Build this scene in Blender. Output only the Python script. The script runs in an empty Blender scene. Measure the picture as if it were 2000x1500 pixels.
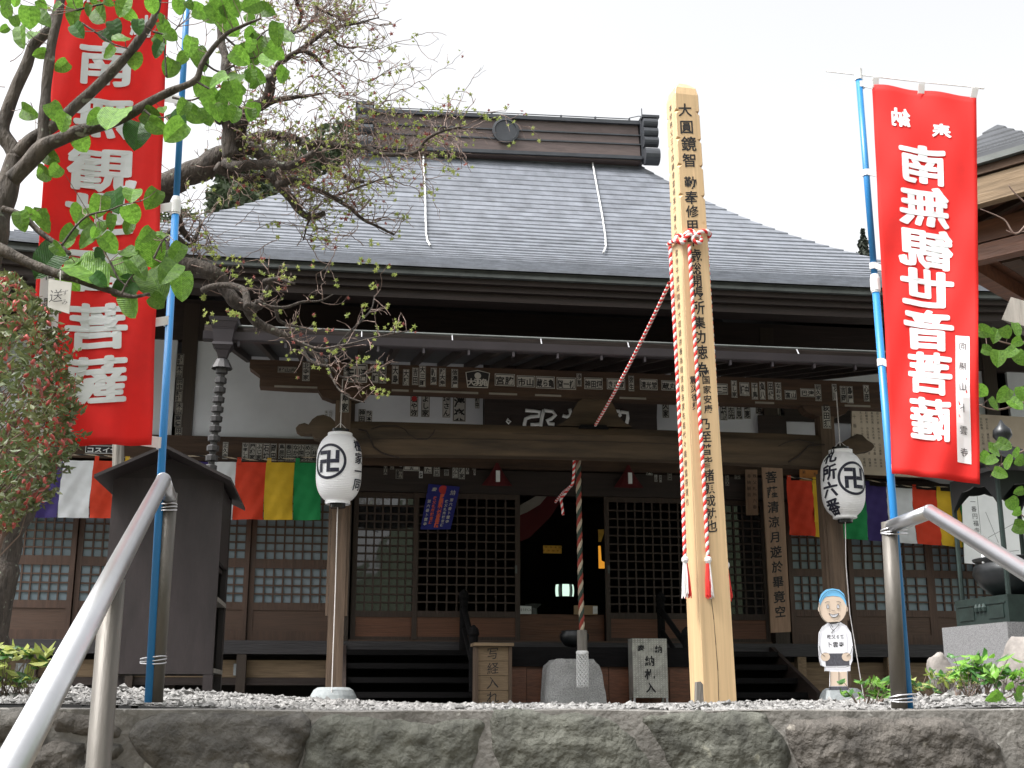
import bpy, bmesh, math, random
from mathutils import Vector, Matrix, noise as mnoise
from math import sin, cos, pi, radians, sqrt, tan, atan2

# ---------------------------------------------------------------- camera, sky, sun, exposure
scn = bpy.context.scene
COL = scn.collection
FPX, PITCH, ZC = 2400.0, radians(14.37), 0.06
cam = bpy.data.cameras.new('camera'); cam.sensor_width = 36.0; cam.lens = FPX/2000*36.0
cam.clip_start = 0.05; cam.clip_end = 3000
camo = bpy.data.objects.new('camera', cam); COL.objects.link(camo)
camo.location = (0, 0, ZC); camo.rotation_euler = (pi/2+PITCH, 0, 0)
scn.camera = camo

SUN_EL, SUN_AZ = radians(58), radians(-118)   # azimuth measured from +Y towards +X: sun stands to the left, a little behind
w = bpy.data.worlds.new('World'); scn.world = w; w.use_nodes = True
nt = w.node_tree; bg = nt.nodes['Background']
sky = nt.nodes.new('ShaderNodeTexSky'); sky.sky_type = 'NISHITA'; sky.sun_disc = False
sky.sun_elevation = SUN_EL; sky.sun_rotation = SUN_AZ
sky.air_density = 1.0; sky.dust_density = 6.0; sky.ozone_density = 1.0
hs = nt.nodes.new('ShaderNodeHueSaturation'); hs.inputs['Saturation'].default_value = 0.08   # white overcast
nt.links.new(sky.outputs[0], hs.inputs['Color']); nt.links.new(hs.outputs[0], bg.inputs[0])
bg.inputs[1].default_value = 0.15
sl = bpy.data.lights.new('sun', 'SUN'); sl.energy = 1.5; sl.angle = radians(12); sl.color = (1, .96, .9)
so = bpy.data.objects.new('sun', sl); COL.objects.link(so)
sd = Vector((sin(SUN_AZ)*cos(SUN_EL), cos(SUN_AZ)*cos(SUN_EL), sin(SUN_EL)))
so.rotation_euler = sd.to_track_quat('Z', 'Y').to_euler(); so.location = sd*40
vs = scn.view_settings; vs.view_transform = 'Standard'; vs.look = 'None'; vs.exposure = 1.35; vs.gamma = 1.0
vs.use_curve_mapping = False

# ---------------------------------------------------------------- helpers
R = random.Random(7)
CT, ST = cos(PITCH), sin(PITCH)
def P(u, v, Y):
    """the point of the place seen at pixel (u, v) that stands Y metres in front of the camera"""
    a = (u-1000)/FPX; b = (750-v)/FPX
    d = Vector((a, CT-ST*b, ST+CT*b)); t = Y/d.y
    return Vector((d.x*t, Y, ZC+d.z*t))
AL = radians(8.0); CA, SA = cos(AL), sin(AL)
TO = Vector((0, 14.0, 0))
def tl(u, v, y):
    """temple-local (x, z) on the plane y of the hall"""
    a = (u-1000)/FPX; b = (750-v)/FPX
    d = (a, CT-ST*b, ST+CT*b)
    t = (y+14.0*CA)/(-d[0]*SA+d[1]*CA)
    X, Y, Z = d[0]*t, d[1]*t, ZC+d[2]*t
    return (X*CA+(Y-14.0)*SA, Z)
def T2W(x, y, z): return Vector((x*CA-y*SA, 14.0+x*SA+y*CA, z))

def tag(o, label=None, cat=None, group=None, kind=None):
    if label: o['label'] = label
    if cat: o['category'] = cat
    if group: o['group'] = group
    if kind: o['kind'] = kind
    return o
def empty(name, loc=(0,0,0), rz=0):
    o = bpy.data.objects.new(name, None); COL.objects.link(o); o.location = loc; o.rotation_euler = (0,0,rz)
    o.empty_display_size = .1
    return o
def inst(name, me, parent=None, loc=(0,0,0), rot=(0,0,0), sc=(1,1,1)):
    o = bpy.data.objects.new(name, me); COL.objects.link(o)
    o.location = loc; o.rotation_euler = rot; o.scale = sc
    if parent: o.parent = parent
    return o

class MB:
    def __init__(s): s.v = []; s.f = []; s.m = []
    def add(s, vs_, fs, mi=0):
        n = len(s.v); s.v += [tuple(p) for p in vs_]
        for f in fs: s.f.append(tuple(i+n for i in f)); s.m.append(mi)
    def box(s, x0, x1, y0, y1, z0, z1, mi=0):
        s.add([(x0,y0,z0),(x1,y0,z0),(x1,y1,z0),(x0,y1,z0),(x0,y0,z1),(x1,y0,z1),(x1,y1,z1),(x0,y1,z1)],
              [(0,3,2,1),(4,5,6,7),(0,1,5,4),(1,2,6,5),(2,3,7,6),(3,0,4,7)], mi); return s
    def hexa(s, p, mi=0):   # 8 points, bottom ring then top ring
        s.add(p, [(0,3,2,1),(4,5,6,7),(0,1,5,4),(1,2,6,5),(2,3,7,6),(3,0,4,7)], mi); return s
    def bar(s, a, b, w, h, mi=0, up=(0,0,1)):
        a = Vector(a); b = Vector(b); d = (b-a).normalized(); upv = Vector(up)
        if abs(d.dot(upv)) > .98: upv = Vector((0,1,0))
        r = d.cross(upv).normalized()*w/2; q = r.cross(d).normalized()*h/2
        s.hexa([a-r-q, a+r-q, b+r-q, b-r-q, a-r+q, a+r+q, b+r+q, b-r+q], mi); return s
    def tube(s, pts, rad, n=8, mi=0, cap=True):
        pts = [Vector(p) for p in pts]
        if not hasattr(rad, '__len__'): rad = [rad]*len(pts)
        t0 = (pts[1]-pts[0]).normalized()
        nrm = t0.cross(Vector((0,0,1)));
        if nrm.length < .05: nrm = t0.cross(Vector((0,1,0)))
        nrm.normalize(); V = []; F = []
        for i, p in enumerate(pts):
            a = pts[max(i-1,0)]; b = pts[min(i+1,len(pts)-1)]
            t = (b-a).normalized(); nrm = (nrm-t*nrm.dot(t)).normalized(); bn = t.cross(nrm)
            for k in range(n):
                an = 2*pi*k/n; V.append(p+(nrm*cos(an)+bn*sin(an))*rad[i])
        for i in range(len(pts)-1):
            for k in range(n):
                k2 = (k+1) % n; F.append((i*n+k, i*n+k2, (i+1)*n+k2, (i+1)*n+k))
        if cap:
            F.append(tuple(range(n))[::-1]); F.append(tuple(range((len(pts)-1)*n, len(pts)*n)))
        s.add(V, F, mi); return s
    def rope(s, pts, r, mats=(0,1), twist=18, n=12, step=.02, bulge=.16, strands=2):
        """twisted cord; colours follow the strands"""
        pts = [Vector(p) for p in pts]; L = [0]
        for a, b in zip(pts, pts[1:]): L.append(L[-1]+(b-a).length)
        m = max(2, int(L[-1]/step)); Q = []; j = 0
        for i in range(m+1):
            d = L[-1]*i/m
            while j < len(L)-2 and L[j+1] < d: j += 1
            t = (d-L[j])/max(1e-9, L[j+1]-L[j]); Q.append(pts[j].lerp(pts[j+1], min(1,t)))
        t0 = (Q[1]-Q[0]).normalized(); nrm = t0.cross(Vector((0,1,0)))
        if nrm.length < .05: nrm = t0.cross(Vector((1,0,0)))
        nrm.normalize(); base = len(s.v); k_ = len(mats)*strands//2*1
        for i, p in enumerate(Q):
            a = Q[max(i-1,0)]; b = Q[min(i+1,m)]; t = (b-a).normalized()
            nrm = (nrm-t*nrm.dot(t)).normalized(); bn = t.cross(nrm); tw = twist*L[-1]*i/m
            for k in range(n):
                an = 2*pi*k/n+tw; ph = (k/n*k_) % 1
                rr = r*(1-bulge+bulge*abs(sin(pi*ph))*1.3)
                s.v.append(tuple(p+(nrm*cos(an)+bn*sin(an))*rr))
        for i in range(m):
            for k in range(n):
                k2 = (k+1) % n
                s.f.append((base+i*n+k, base+i*n+k2, base+(i+1)*n+k2, base+(i+1)*n+k))
                s.m.append(mats[int(k/n*k_) % len(mats)])
        return s
    def lathe(s, prof, n=24, c=(0,0,0), mi=0, cap=True):
        V = []; F = []; c = Vector(c)
        for r, z in prof:
            for k in range(n): V.append(c+Vector((r*cos(2*pi*k/n), r*sin(2*pi*k/n), z)))
        for i in range(len(prof)-1):
            for k in range(n):
                k2 = (k+1) % n; F.append((i*n+k, i*n+k2, (i+1)*n+k2, (i+1)*n+k))
        if cap:
            F.append(tuple(range(n))[::-1]); F.append(tuple(range((len(prof)-1)*n, len(prof)*n)))
        s.add(V, F, mi); return s
    def prism(s, poly, y0, y1, mi=0):   # polygon in x,z (counter-clockwise seen from -y) pushed from y0 to y1
        n = len(poly); V = [(x,y0,z) for x,z in poly]+[(x,y1,z) for x,z in poly]
        F = [tuple(range(n)), tuple(range(2*n-1, n-1, -1))]
        for i in range(n):
            j = (i+1) % n; F.append((i, n+i, n+j, j))
        s.add(V, F, mi); return s
    def mesh(s, name, mats, smooth=False):
        me = bpy.data.meshes.new(name); me.from_pydata(s.v, [], s.f)
        for m in (mats if isinstance(mats, (list,tuple)) else [mats]): me.materials.append(m)
        me.polygons.foreach_set('material_index', s.m)
        if smooth: me.polygons.foreach_set('use_smooth', [True]*len(s.f))
        me.update(); return me
    def build(s, name, mats, parent=None, smooth=False, loc=(0,0,0), rot=(0,0,0)):
        return inst(name, s.mesh(name, mats, smooth), parent, loc, rot)

# ---------------------------------------------------------------- materials
def mat(name, col, rough=.6, metal=0, var=.18, scale=6, bump=0, bscale=60, stretch=(1,1,1), spec=.5,
        col2=None, trans=0, speck=None, detail=5):
    m = bpy.data.materials.new(name); m.use_nodes = True; n = m.node_tree.nodes; l = m.node_tree.links
    b = n['Principled BSDF']; b.inputs['Roughness'].default_value = rough; b.inputs['Metallic'].default_value = metal
    b.inputs['Specular IOR Level'].default_value = spec
    tc = n.new('ShaderNodeTexCoord'); oi = n.new('ShaderNodeObjectInfo')
    ad = n.new('ShaderNodeVectorMath'); ad.operation = 'MULTIPLY_ADD'
    cx = n.new('ShaderNodeCombineXYZ'); mu = n.new('ShaderNodeMath'); mu.operation = 'MULTIPLY'; mu.inputs[1].default_value = 37
    l.new(oi.outputs['Random'], mu.inputs[0])
    for i in range(3): l.new(mu.outputs[0], cx.inputs[i])
    l.new(tc.outputs['Object'], ad.inputs[0]); ad.inputs[1].default_value = stretch; l.new(cx.outputs[0], ad.inputs[2])
    nz = n.new('ShaderNodeTexNoise'); nz.inputs['Scale'].default_value = scale; nz.inputs['Detail'].default_value = detail
    nz.inputs['Roughness'].default_value = .62
    l.new(ad.outputs[0], nz.inputs['Vector'])
    rp = n.new('ShaderNodeValToRGB'); c2 = col2 or tuple(min(1, c*(1+var)) for c in col)
    rp.color_ramp.elements[0].position = .32; rp.color_ramp.elements[1].position = .68
    rp.color_ramp.elements[0].color = (*[c*(1-var) for c in col], 1); rp.color_ramp.elements[1].color = (*c2, 1)
    l.new(nz.outputs[0], rp.inputs[0]); out = rp.outputs[0]
    if speck:
        sn = n.new('ShaderNodeTexNoise'); sn.inputs['Scale'].default_value = speck[0]; sn.inputs['Detail'].default_value = 2
        l.new(tc.outputs['Object'], sn.inputs['Vector'])
        sr = n.new('ShaderNodeValToRGB'); sr.color_ramp.elements[0].position = speck[1]; sr.color_ramp.elements[1].position = min(1, speck[1]+.06)
        sr.color_ramp.elements[0].color = (0,0,0,1); sr.color_ramp.elements[1].color = (1,1,1,1); l.new(sn.outputs[0], sr.inputs[0])
        mx = n.new('ShaderNodeMix'); mx.data_type = 'RGBA'; l.new(sr.outputs[0], mx.inputs[0]); l.new(out, mx.inputs[6])
        mx.inputs[7].default_value = (*speck[2], 1); out = mx.outputs[2]
    l.new(out, b.inputs['Base Color'])
    if bump:
        bz = n.new('ShaderNodeTexNoise'); bz.inputs['Scale'].default_value = bscale; bz.inputs['Detail'].default_value = 6
        l.new(ad.outputs[0], bz.inputs['Vector'])
        bp = n.new('ShaderNodeBump'); bp.inputs['Strength'].default_value = bump; bp.inputs['Distance'].default_value = .02
        l.new(bz.outputs[0], bp.inputs['Height']); l.new(bp.outputs[0], b.inputs['Normal'])
    if trans:
        tr = n.new('ShaderNodeBsdfTranslucent'); l.new(out, tr.inputs[0])
        ms = n.new('ShaderNodeMixShader'); ms.inputs[0].default_value = trans
        l.new(b.outputs[0], ms.inputs[1]); l.new(tr.outputs[0], ms.inputs[2])
        l.new(ms.outputs[0], n['Material Output'].inputs[0])
    return m
W_X = (1.2, 14, 14); W_Z = (14, 14, 1.2); W_Y = (14, 1.2, 14)
MT = dict(
 wood_x = mat('weathered_brown_beam', (.055,.030,.017), .8, var=.4, scale=1.6, stretch=W_X, bump=.35, bscale=3),
 koryo = mat('pale_weathered_beam', (.062,.041,.023), .8, var=.5, scale=1.2, stretch=(1.0,9,9), bump=.4, bscale=2.2),
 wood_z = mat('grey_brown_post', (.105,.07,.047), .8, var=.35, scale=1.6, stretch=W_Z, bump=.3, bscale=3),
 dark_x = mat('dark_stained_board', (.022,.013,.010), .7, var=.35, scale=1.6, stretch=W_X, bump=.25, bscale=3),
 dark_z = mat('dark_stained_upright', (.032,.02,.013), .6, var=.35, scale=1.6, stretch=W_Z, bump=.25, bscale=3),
 door = mat('brown_door_wood', (.07,.037,.024), .55, var=.25, scale=2, stretch=W_Z, bump=.2, bscale=4),
 door_x = mat('brown_door_rail', (.075,.04,.025), .55, var=.25, scale=2, stretch=W_X, bump=.2, bscale=4),
 red_panel = mat('red_brown_panel', (.13,.05,.024), .5, var=.35, scale=1.5, stretch=W_X, bump=.2, bscale=4),
 black_wood = mat('blackened_step_wood', (.007,.0065,.007), .85, var=.3, scale=2, stretch=W_X, bump=.25, bscale=4, spec=.15),
 floor_edge = mat('grey_floor_edge_board', (.03,.027,.03), .6, var=.3, scale=2, stretch=W_X, bump=.25, bscale=4),
 old_board = mat('old_tan_board', (.2,.14,.085), .8, var=.3, scale=2, stretch=W_X, bump=.3, bscale=4),
 plaster = mat('white_plaster', (.62,.64,.68), .85, var=.05, scale=3, bump=.08, bscale=80),
 slip = mat('aged_white_paper', (.47,.455,.42), .9, var=.12, scale=5),
 slip_pale = mat('faded_grey_paper', (.25,.23,.2), .9, var=.15, scale=5),
 ink = mat('black_ink', (.012,.012,.014), .7, var=.1),
 navy = mat('navy_ink', (.012,.013,.03), .6, var=.1),
 white_ink = mat('white_paint', (.8,.82,.82), .7, var=.04),
 red_dot = mat('red_paint', (.45,.03,.03), .7, var=.1),
 roof = mat('grey_copper_shingle', (.150,.162,.188), .42, var=.30, scale=3.0, stretch=(1.6,.5,.5), bump=.15, bscale=22, spec=.55, detail=10),
 roof_deck = mat('roof_underlay', (.06,.06,.065), .8),
 ridge = mat('brown_ridge_board', (.115,.085,.08), .55, var=.2, scale=3, stretch=(1,6,6), bump=.15, bscale=5),
 ridge_dark = mat('dark_ridge_metal', (.05,.054,.062), .45, var=.2, scale=5, metal=.2),
 gutter = mat('purple_brown_gutter', (.034,.028,.033), .5, var=.15, scale=4),
 verdigris = mat('green_grey_metal', (.095,.105,.10), .5, var=.25, scale=5),
 wire = mat('galvanised_wire', (.5,.5,.52), .4, metal=.6, var=.1),
 chain = mat('dark_bronze_cup', (.05,.048,.05), .5, metal=.3, var=.2),
 white_rope = mat('white_rope', (.75,.75,.75), .8, var=.1, scale=40, bump=.4, bscale=120),
 steel = mat('brushed_steel_pipe', (.56,.565,.58), .36, metal=1, var=.08, scale=3, stretch=(1,1,.3), bump=.03, bscale=90),
 galv = mat('dull_galvanised_post', (.115,.105,.092), .5, metal=.3, var=.22, scale=5, stretch=(4,4,.8), bump=.08, bscale=40),
 red_cloth = mat('red_banner_cloth', (.80,.026,.022), .75, var=.10, scale=4, trans=.38, bump=.06, bscale=300),
 cloth_white = mat('white_print', (.82,.84,.86), .8, var=.03, trans=.25),
 tape = mat('white_fabric_loop', (.8,.8,.8), .8, var=.04, trans=.25),
 blue_pole = mat('blue_plastic_pole', (.022,.20,.50), .35, var=.05, scale=3),
 plastic = mat('white_plastic_joint', (.78,.79,.8), .4, var=.04),
 cabinet = mat('purple_brown_sheet_metal', (.027,.020,.021), .5, var=.28, scale=5, stretch=(2,2,.6), bump=.10, bscale=30, detail=9, speck=(42,.735,(.09,.08,.08))),
 cabinet_roof = mat('dark_brown_sheet', (.018,.013,.013), .5, var=.2, scale=4),
 grey_wood = mat('grey_weathered_wood', (.19,.175,.155), .9, var=.3, scale=2, stretch=W_Z, bump=.5, bscale=4),
 pale_wood = mat('pale_new_cypress', (.60,.42,.235), .55, var=.16, scale=1.5, stretch=(16,16,.45), bump=.08, bscale=3, speck=(7,.745,(.46,.29,.14))),
 tan_board = mat('tan_sign_board', (.30,.19,.125), .7, var=.2, scale=2, stretch=W_Z, bump=.15, bscale=4),
 paper_board = mat('beige_notice_board', (.34,.285,.215), .8, var=.12, scale=3),
 orange_paper = mat('orange_paper', (.42,.17,.04), .8, var=.15),
 lantern = mat('white_lantern_paper', (.93,.93,.95), .5, var=.015, trans=.05),
 black_ring = mat('black_lacquer_ring', (.015,.015,.017), .25, var=.1),
 cord_red = mat('red_cord', (.72,.03,.025), .7, var=.12, scale=60, bump=.3, bscale=300),
 cord_white = mat('white_cord', (.82,.78,.77), .7, var=.08, scale=60, bump=.3, bscale=300),
 cord_green = mat('dark_green_cord', (.03,.05,.035), .7, var=.12, scale=60, bump=.3, bscale=300),
 cord_cream = mat('cream_cord', (.42,.35,.26), .8, var=.12, scale=60, bump=.3, bscale=300),
 cord_brown = mat('dull_red_cord', (.28,.045,.03), .8, var=.12, scale=60, bump=.3, bscale=300),
 block_granite = mat('rough_grey_granite', (.36,.36,.36), .85, var=.35, scale=90, bump=.35, bscale=60, detail=4),
 granite = mat('grey_granite', (.17,.17,.175), .8, var=.35, scale=160, bump=.15, bscale=200, detail=2),
 foot_stone = mat('pale_base_stone', (.30,.325,.335), .85, var=.15, scale=12, bump=.2, bscale=60),
 checker = mat('checker_plate', (.34,.335,.31), .35, metal=.35, var=.3, scale=12),
 tread = mat('bright_tread', (.8,.79,.74), .25, metal=.35, var=.2, scale=30),
 door_dark = mat('dark_lattice_wood', (.038,.021,.014), .55, var=.25, scale=2, stretch=W_Z, bump=.2, bscale=4),
 bronze = mat('green_bronze', (.02,.033,.03), .45, metal=.35, var=.3, scale=9, bump=.1, bscale=30),
 iron = mat('black_iron', (.018,.02,.022), .35, metal=.3, var=.3, scale=6),
 bark = mat('grey_bark', (.072,.06,.05), .9, var=.5, scale=7, stretch=(5,5,1.5), bump=.8, bscale=14, speck=(26,.66,(.22,.235,.19))),
 bark_dark = mat('rough_dark_bark', (.05,.04,.033), .9, var=.5, scale=8, stretch=(5,5,1.5), bump=.9, bscale=14, speck=(30,.66,(.17,.18,.14))),
 twig = mat('twig_bark', (.17,.12,.10), .85, var=.3),
 leaf = mat('fresh_green_leaf', (.11,.275,.03), .42, var=.3, scale=10, trans=.45, col2=(.20,.40,.055), spec=.6),
 leaf2 = mat('deep_green_leaf', (.05,.15,.03), .4, var=.3, scale=10, trans=.35, spec=.6),
 spring = mat('yellow_green_leaf', (.28,.38,.07), .5, var=.3, trans=.45, col2=(.42,.46,.13)),
 spring_red = mat('reddish_young_leaf', (.26,.075,.06), .5, var=.3, trans=.4),
 shrub = mat('shrub_leaf', (.10,.19,.05), .4, var=.5, scale=9, trans=.25, col2=(.22,.24,.09), spec=.7),
 bud = mat('red_flower_bud', (.62,.03,.05), .45, var=.3, scale=30, trans=.2, col2=(.75,.22,.18)),
 far_green = mat('far_foliage', (.06,.085,.042), .8, var=.45, scale=1.5, trans=.2),
 far_yellow = mat('far_yellow_foliage', (.23,.27,.06), .8, var=.35, scale=1.5, trans=.25),
 conifer = mat('dark_conifer', (.05,.06,.045), .8, var=.4, scale=2),
 gravel = mat('pale_gravel', (.215,.21,.205), .85, var=.6, scale=34, bump=.2, bscale=60),
 gravel_ground = mat('gravel_bed', (.17,.165,.16), .95, var=.35, scale=60, bump=.6, bscale=90),
 mortar = mat('grey_mortar', (.155,.147,.136), .92, var=.28, scale=9, bump=.5, bscale=45, detail=9, speck=(22,.68,(.34,.33,.31))),
 rock = mat('dark_wall_stone', (.078,.073,.066), .88, var=.5, scale=11, bump=1, bscale=34, detail=14, speck=(17,.70,(.22,.21,.185))),
 rock_green = mat('mossy_wall_stone', (.090,.091,.077), .88, var=.5, scale=9, bump=1, bscale=30, detail=14, speck=(13,.69,(.24,.235,.19))),
 rock_brown = mat('brown_wall_stone', (.080,.072,.064), .88, var=.5, scale=12, bump=1, bscale=38, detail=14, speck=(20,.70,(.25,.23,.2))),
 boulder = mat('rounded_boulder', (.22,.20,.185), .85, var=.35, scale=12, bump=.5, bscale=20),
 earth = mat('brown_earth', (.12,.10,.075), .95, var=.35, scale=6, bump=.5, bscale=20),
 curtain_red = mat('orange_red_curtain', (.62,.045,.012), .8, var=.08, trans=.2),
 curtain_yellow = mat('yellow_curtain', (.66,.42,.02), .8, var=.08, trans=.2),
 curtain_green = mat('green_curtain', (.01,.27,.075), .8, var=.08, trans=.2),
 curtain_purple = mat('purple_curtain', (.035,.02,.13), .8, var=.08, trans=.2),
 curtain_white = mat('white_curtain', (.72,.74,.76), .8, var=.04, trans=.2),
 blue_cloth = mat('blue_banner_cloth', (.018,.022,.20), .75, var=.1, trans=.15),
 orange_ink = mat('orange_print', (.75,.13,.05), .7, var=.05),
 gold = mat('gold_leaf', (.75,.42,.08), .35, metal=.7, var=.2),
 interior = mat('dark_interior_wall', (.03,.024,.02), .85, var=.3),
 card = mat('cardboard', (.36,.25,.15), .85, var=.1),
 skin = mat('printed_skin_tone', (.62,.50,.40), .5, var=.02),
 print_blue = mat('printed_light_blue', (.16,.46,.75), .5, var=.02),
 print_white = mat('printed_white', (.78,.78,.83), .5, var=.02),
 print_dark = mat('printed_dark_hatch', (.07,.07,.085), .5, var=.45, scale=60, stretch=(5,1,1)),
 tea_red = mat('red_cotton', (.10,.008,.010), .8, var=.12, trans=.15),
)
def glass(name, col, rough, alpha_dark):
    m = bpy.data.materials.new(name); m.use_nodes = True; n = m.node_tree.nodes; l = m.node_tree.links
    b = n['Principled BSDF']; b.inputs['Base Color'].default_value = (*col, 1); b.inputs['Roughness'].default_value = rough
    b.inputs['IOR'].default_value = 1.5; b.inputs['Specular IOR Level'].default_value = .5
    nz = n.new('ShaderNodeTexNoise'); nz.inputs['Scale'].default_value = 3.5
    tc = n.new('ShaderNodeTexCoord'); l.new(tc.outputs['Object'], nz.inputs['Vector'])
    bp = n.new('ShaderNodeBump'); bp.inputs['Strength'].default_value = .05; bp.inputs['Distance'].default_value = .03
    l.new(nz.outputs[0], bp.inputs['Height']); l.new(bp.outputs[0], b.inputs['Normal'])
    return m
MT['frost'] = glass('frosted_grey_glass', (.21,.265,.305), .18, 0)
MT['clear'] = glass('dark_clear_glass', (.02,.02,.022), .03, 0)
MT['clear'].node_tree.nodes['Principled BSDF'].inputs['IOR'].default_value = 1.75
def emit(name, col, st):
    m = bpy.data.materials.new(name); m.use_nodes = True; b = m.node_tree.nodes['Principled BSDF']
    b.inputs['Base Color'].default_value = (*col,1); b.inputs['Emission Color'].default_value = (*col,1); b.inputs['Emission Strength'].default_value = st
    return m
MT['lit'] = emit('lit_paper_lamp', (.55,.75,.62), .55)
MT['glow_gold'] = emit('self_glowing_gilt', (.8,.33,.03), .3)  # glow put into the gilt stands in for light falling on it

# ---------------------------------------------------------------- lettering
_G = {}
def glyph(ch, bold, cells=0):
    key = (ch, bold, cells)
    if key in _G: return _G[key]
    c = bpy.data.curves.new('t', 'FONT'); c.body = ch; c.offset = bold; c.resolution_u = 2
    o = bpy.data.objects.new('t', c); COL.objects.link(o)
    me = o.to_mesh(); V = [(v.co.x-.5, v.co.y-.38) for v in me.vertices]; Fc = [tuple(p.vertices) for p in me.polygons]
    o.to_mesh_clear(); bpy.data.objects.remove(o); bpy.data.curves.remove(c)
    if cells and V:
        bm = bmesh.new(); vv = [bm.verts.new((x,z,0)) for x,z in V]
        for f in Fc:
            try: bm.faces.new([vv[i] for i in f])
            except ValueError: pass
        for ax in (0,1):
            for k in range(1, cells):
                d = -.5+k/cells; no = (1,0,0) if ax == 0 else (0,1,0); co = tuple(d*q for q in no)
                bmesh.ops.bisect_plane(bm, geom=bm.verts[:]+bm.edges[:]+bm.faces[:], plane_co=co, plane_no=no, dist=1e-5)
        bm.verts.index_update(); V = [(v.co.x, v.co.y) for v in bm.verts]; Fc = [tuple(v.index for v in f.verts) for f in bm.faces]
        bm.free()
    _G[key] = (V, Fc); return _G[key]
def write(mb, s, a, b, size, fn, mi=0, sx=1.0, pitch=1.08, bold=.02, vert=True, mirror=False, cells=0, jit=0, shear=0):
    """characters of s from (a, b) on; fn maps the flat sheet (a, b) to a point in space"""
    for i, ch in enumerate(s):
        if ch != ' ':
            V, Fc = glyph(ch, bold, cells); k = 1+R.uniform(-jit, jit); dx = R.uniform(-jit, jit)*size*.4
            pts = []
            for x, z in V:
                x2 = (-x if mirror else x)*sx*k*size+dx; z2 = (z+shear*x*(-1 if mirror else 1))*k*size
                pts.append(fn(a+x2+(0 if vert else i*size*pitch*sx), b+z2-(i*size*pitch if vert else 0)))
            mb.add(pts, [f[::-1] for f in Fc] if mirror else Fc, mi)

def thick(ch, r, cells=0, n=8):
    """heavy brush weight: the character laid down n times round a small circle, each lay a hair higher"""
    V, Fc = glyph(ch, .004, cells); VV = []; FF = []
    for k in range(n):
        dx, dz = r*cos(2*pi*k/n), r*.8*sin(2*pi*k/n); b = len(VV)
        VV += [(x+dx, z+dz, k) for x, z in V]; FF += [tuple(i+b for i in f) for f in Fc]
    return VV, FF

def veins(m):
    """side veins running up from the midrib, as relief and a slight colour shift"""
    n = m.node_tree.nodes; l = m.node_tree.links; b = n['Principled BSDF']; tc = n.new('ShaderNodeTexCoord'); sp = n.new('ShaderNodeSeparateXYZ'); l.new(tc.outputs['Object'], sp.inputs[0])
    def mth(op, a, c=None):
        x = n.new('ShaderNodeMath'); x.operation = op
        for i, q in enumerate((a, c)):
            if q is None: continue
            if isinstance(q, (int,float)): x.inputs[i].default_value = q
            else: l.new(q, x.inputs[i])
        return x.outputs[0]
    ax = mth('ABSOLUTE', sp.outputs[0]); k = mth('MULTIPLY', mth('SUBTRACT', mth('MULTIPLY', ax, .9), sp.outputs[2]), 46.0)
    v = mth('POWER', mth('ABSOLUTE', mth('SINE', k)), 6.0); r = mth('LESS_THAN', ax, .018); h = mth('MAXIMUM', mth('SUBTRACT', 1.0, v), 0.0); h = mth('ADD', mth('MULTIPLY', v, -1.0), mth('MULTIPLY', r, -1.5))
    bp = n.new('ShaderNodeBump'); bp.inputs['Strength'].default_value = .45; bp.inputs['Distance'].default_value = .012; l.new(h, bp.inputs['Height']); l.new(bp.outputs[0], b.inputs['Normal'])
    old = b.inputs['Base Color'].links[0].from_socket; mx = n.new('ShaderNodeMix'); mx.data_type = 'RGBA'; mx.blend_type = 'MULTIPLY'
    mx.inputs[0].default_value = 1; l.new(old, mx.inputs[6]); cr = n.new('ShaderNodeMapRange'); cr.inputs['To Min'].default_value = 1.0; cr.inputs['To Max'].default_value = 1.35; l.new(mth('MAXIMUM', v, r), cr.inputs['Value'])
    oi = n.new('ShaderNodeObjectInfo'); mr = n.new('ShaderNodeMapRange'); mr.inputs['To Min'].default_value = .62; mr.inputs['To Max'].default_value = 1.25; l.new(oi.outputs['Random'], mr.inputs['Value'])
    l.new(mth('MULTIPLY', cr.outputs[0], mr.outputs[0]), mx.inputs[7])
    for lk in list(old.links):
        if lk.to_node != mx: to = lk.to_socket; l.new(mx.outputs[2], to)
veins(MT['leaf']); veins(MT['leaf2'])
# ================================================================= the temple hall
hall = empty('temple_hall', TO, AL)
tag(hall, 'dark wooden temple hall with curved grey shingle roof, porch beam and lattice doors', 'temple')
UNIT = {}
def ubox(name, m, parent, x0, x1, y0, y1, z0, z1):
    """alike straight pieces share one unit block"""
    key = (name, m)
    if key not in UNIT: UNIT[key] = MB().box(-.5,.5,-.5,.5,-.5,.5).mesh(name, MT[m])
    return inst(name, UNIT[key], parent, ((x0+x1)/2,(y0+y1)/2,(z0+z1)/2), (0,0,0), (x1-x0,y1-y0,z1-z0))
def fx(u, v, y): return tl(u, v, y)[0]
def fz(v, y, u=1000): return tl(u, v, y)[1]
ZF = .66                                    # floor level
XL, XR = -5.9, 6.6                          # ends of the front wall
# ---- posts of the front wall
for u in (-40, 350, 672, 1512, 1955):
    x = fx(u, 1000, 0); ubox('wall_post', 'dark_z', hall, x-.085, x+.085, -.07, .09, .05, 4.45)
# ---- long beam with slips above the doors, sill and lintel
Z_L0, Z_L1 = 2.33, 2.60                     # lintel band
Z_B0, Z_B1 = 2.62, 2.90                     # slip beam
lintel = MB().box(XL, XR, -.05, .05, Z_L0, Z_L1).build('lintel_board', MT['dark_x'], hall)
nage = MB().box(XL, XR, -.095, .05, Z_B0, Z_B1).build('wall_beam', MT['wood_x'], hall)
MB().box(XL, XR, -.06, .06, 4.02, 4.5).build('upper_wall_beam', MT['dark_x'], hall)
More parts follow.
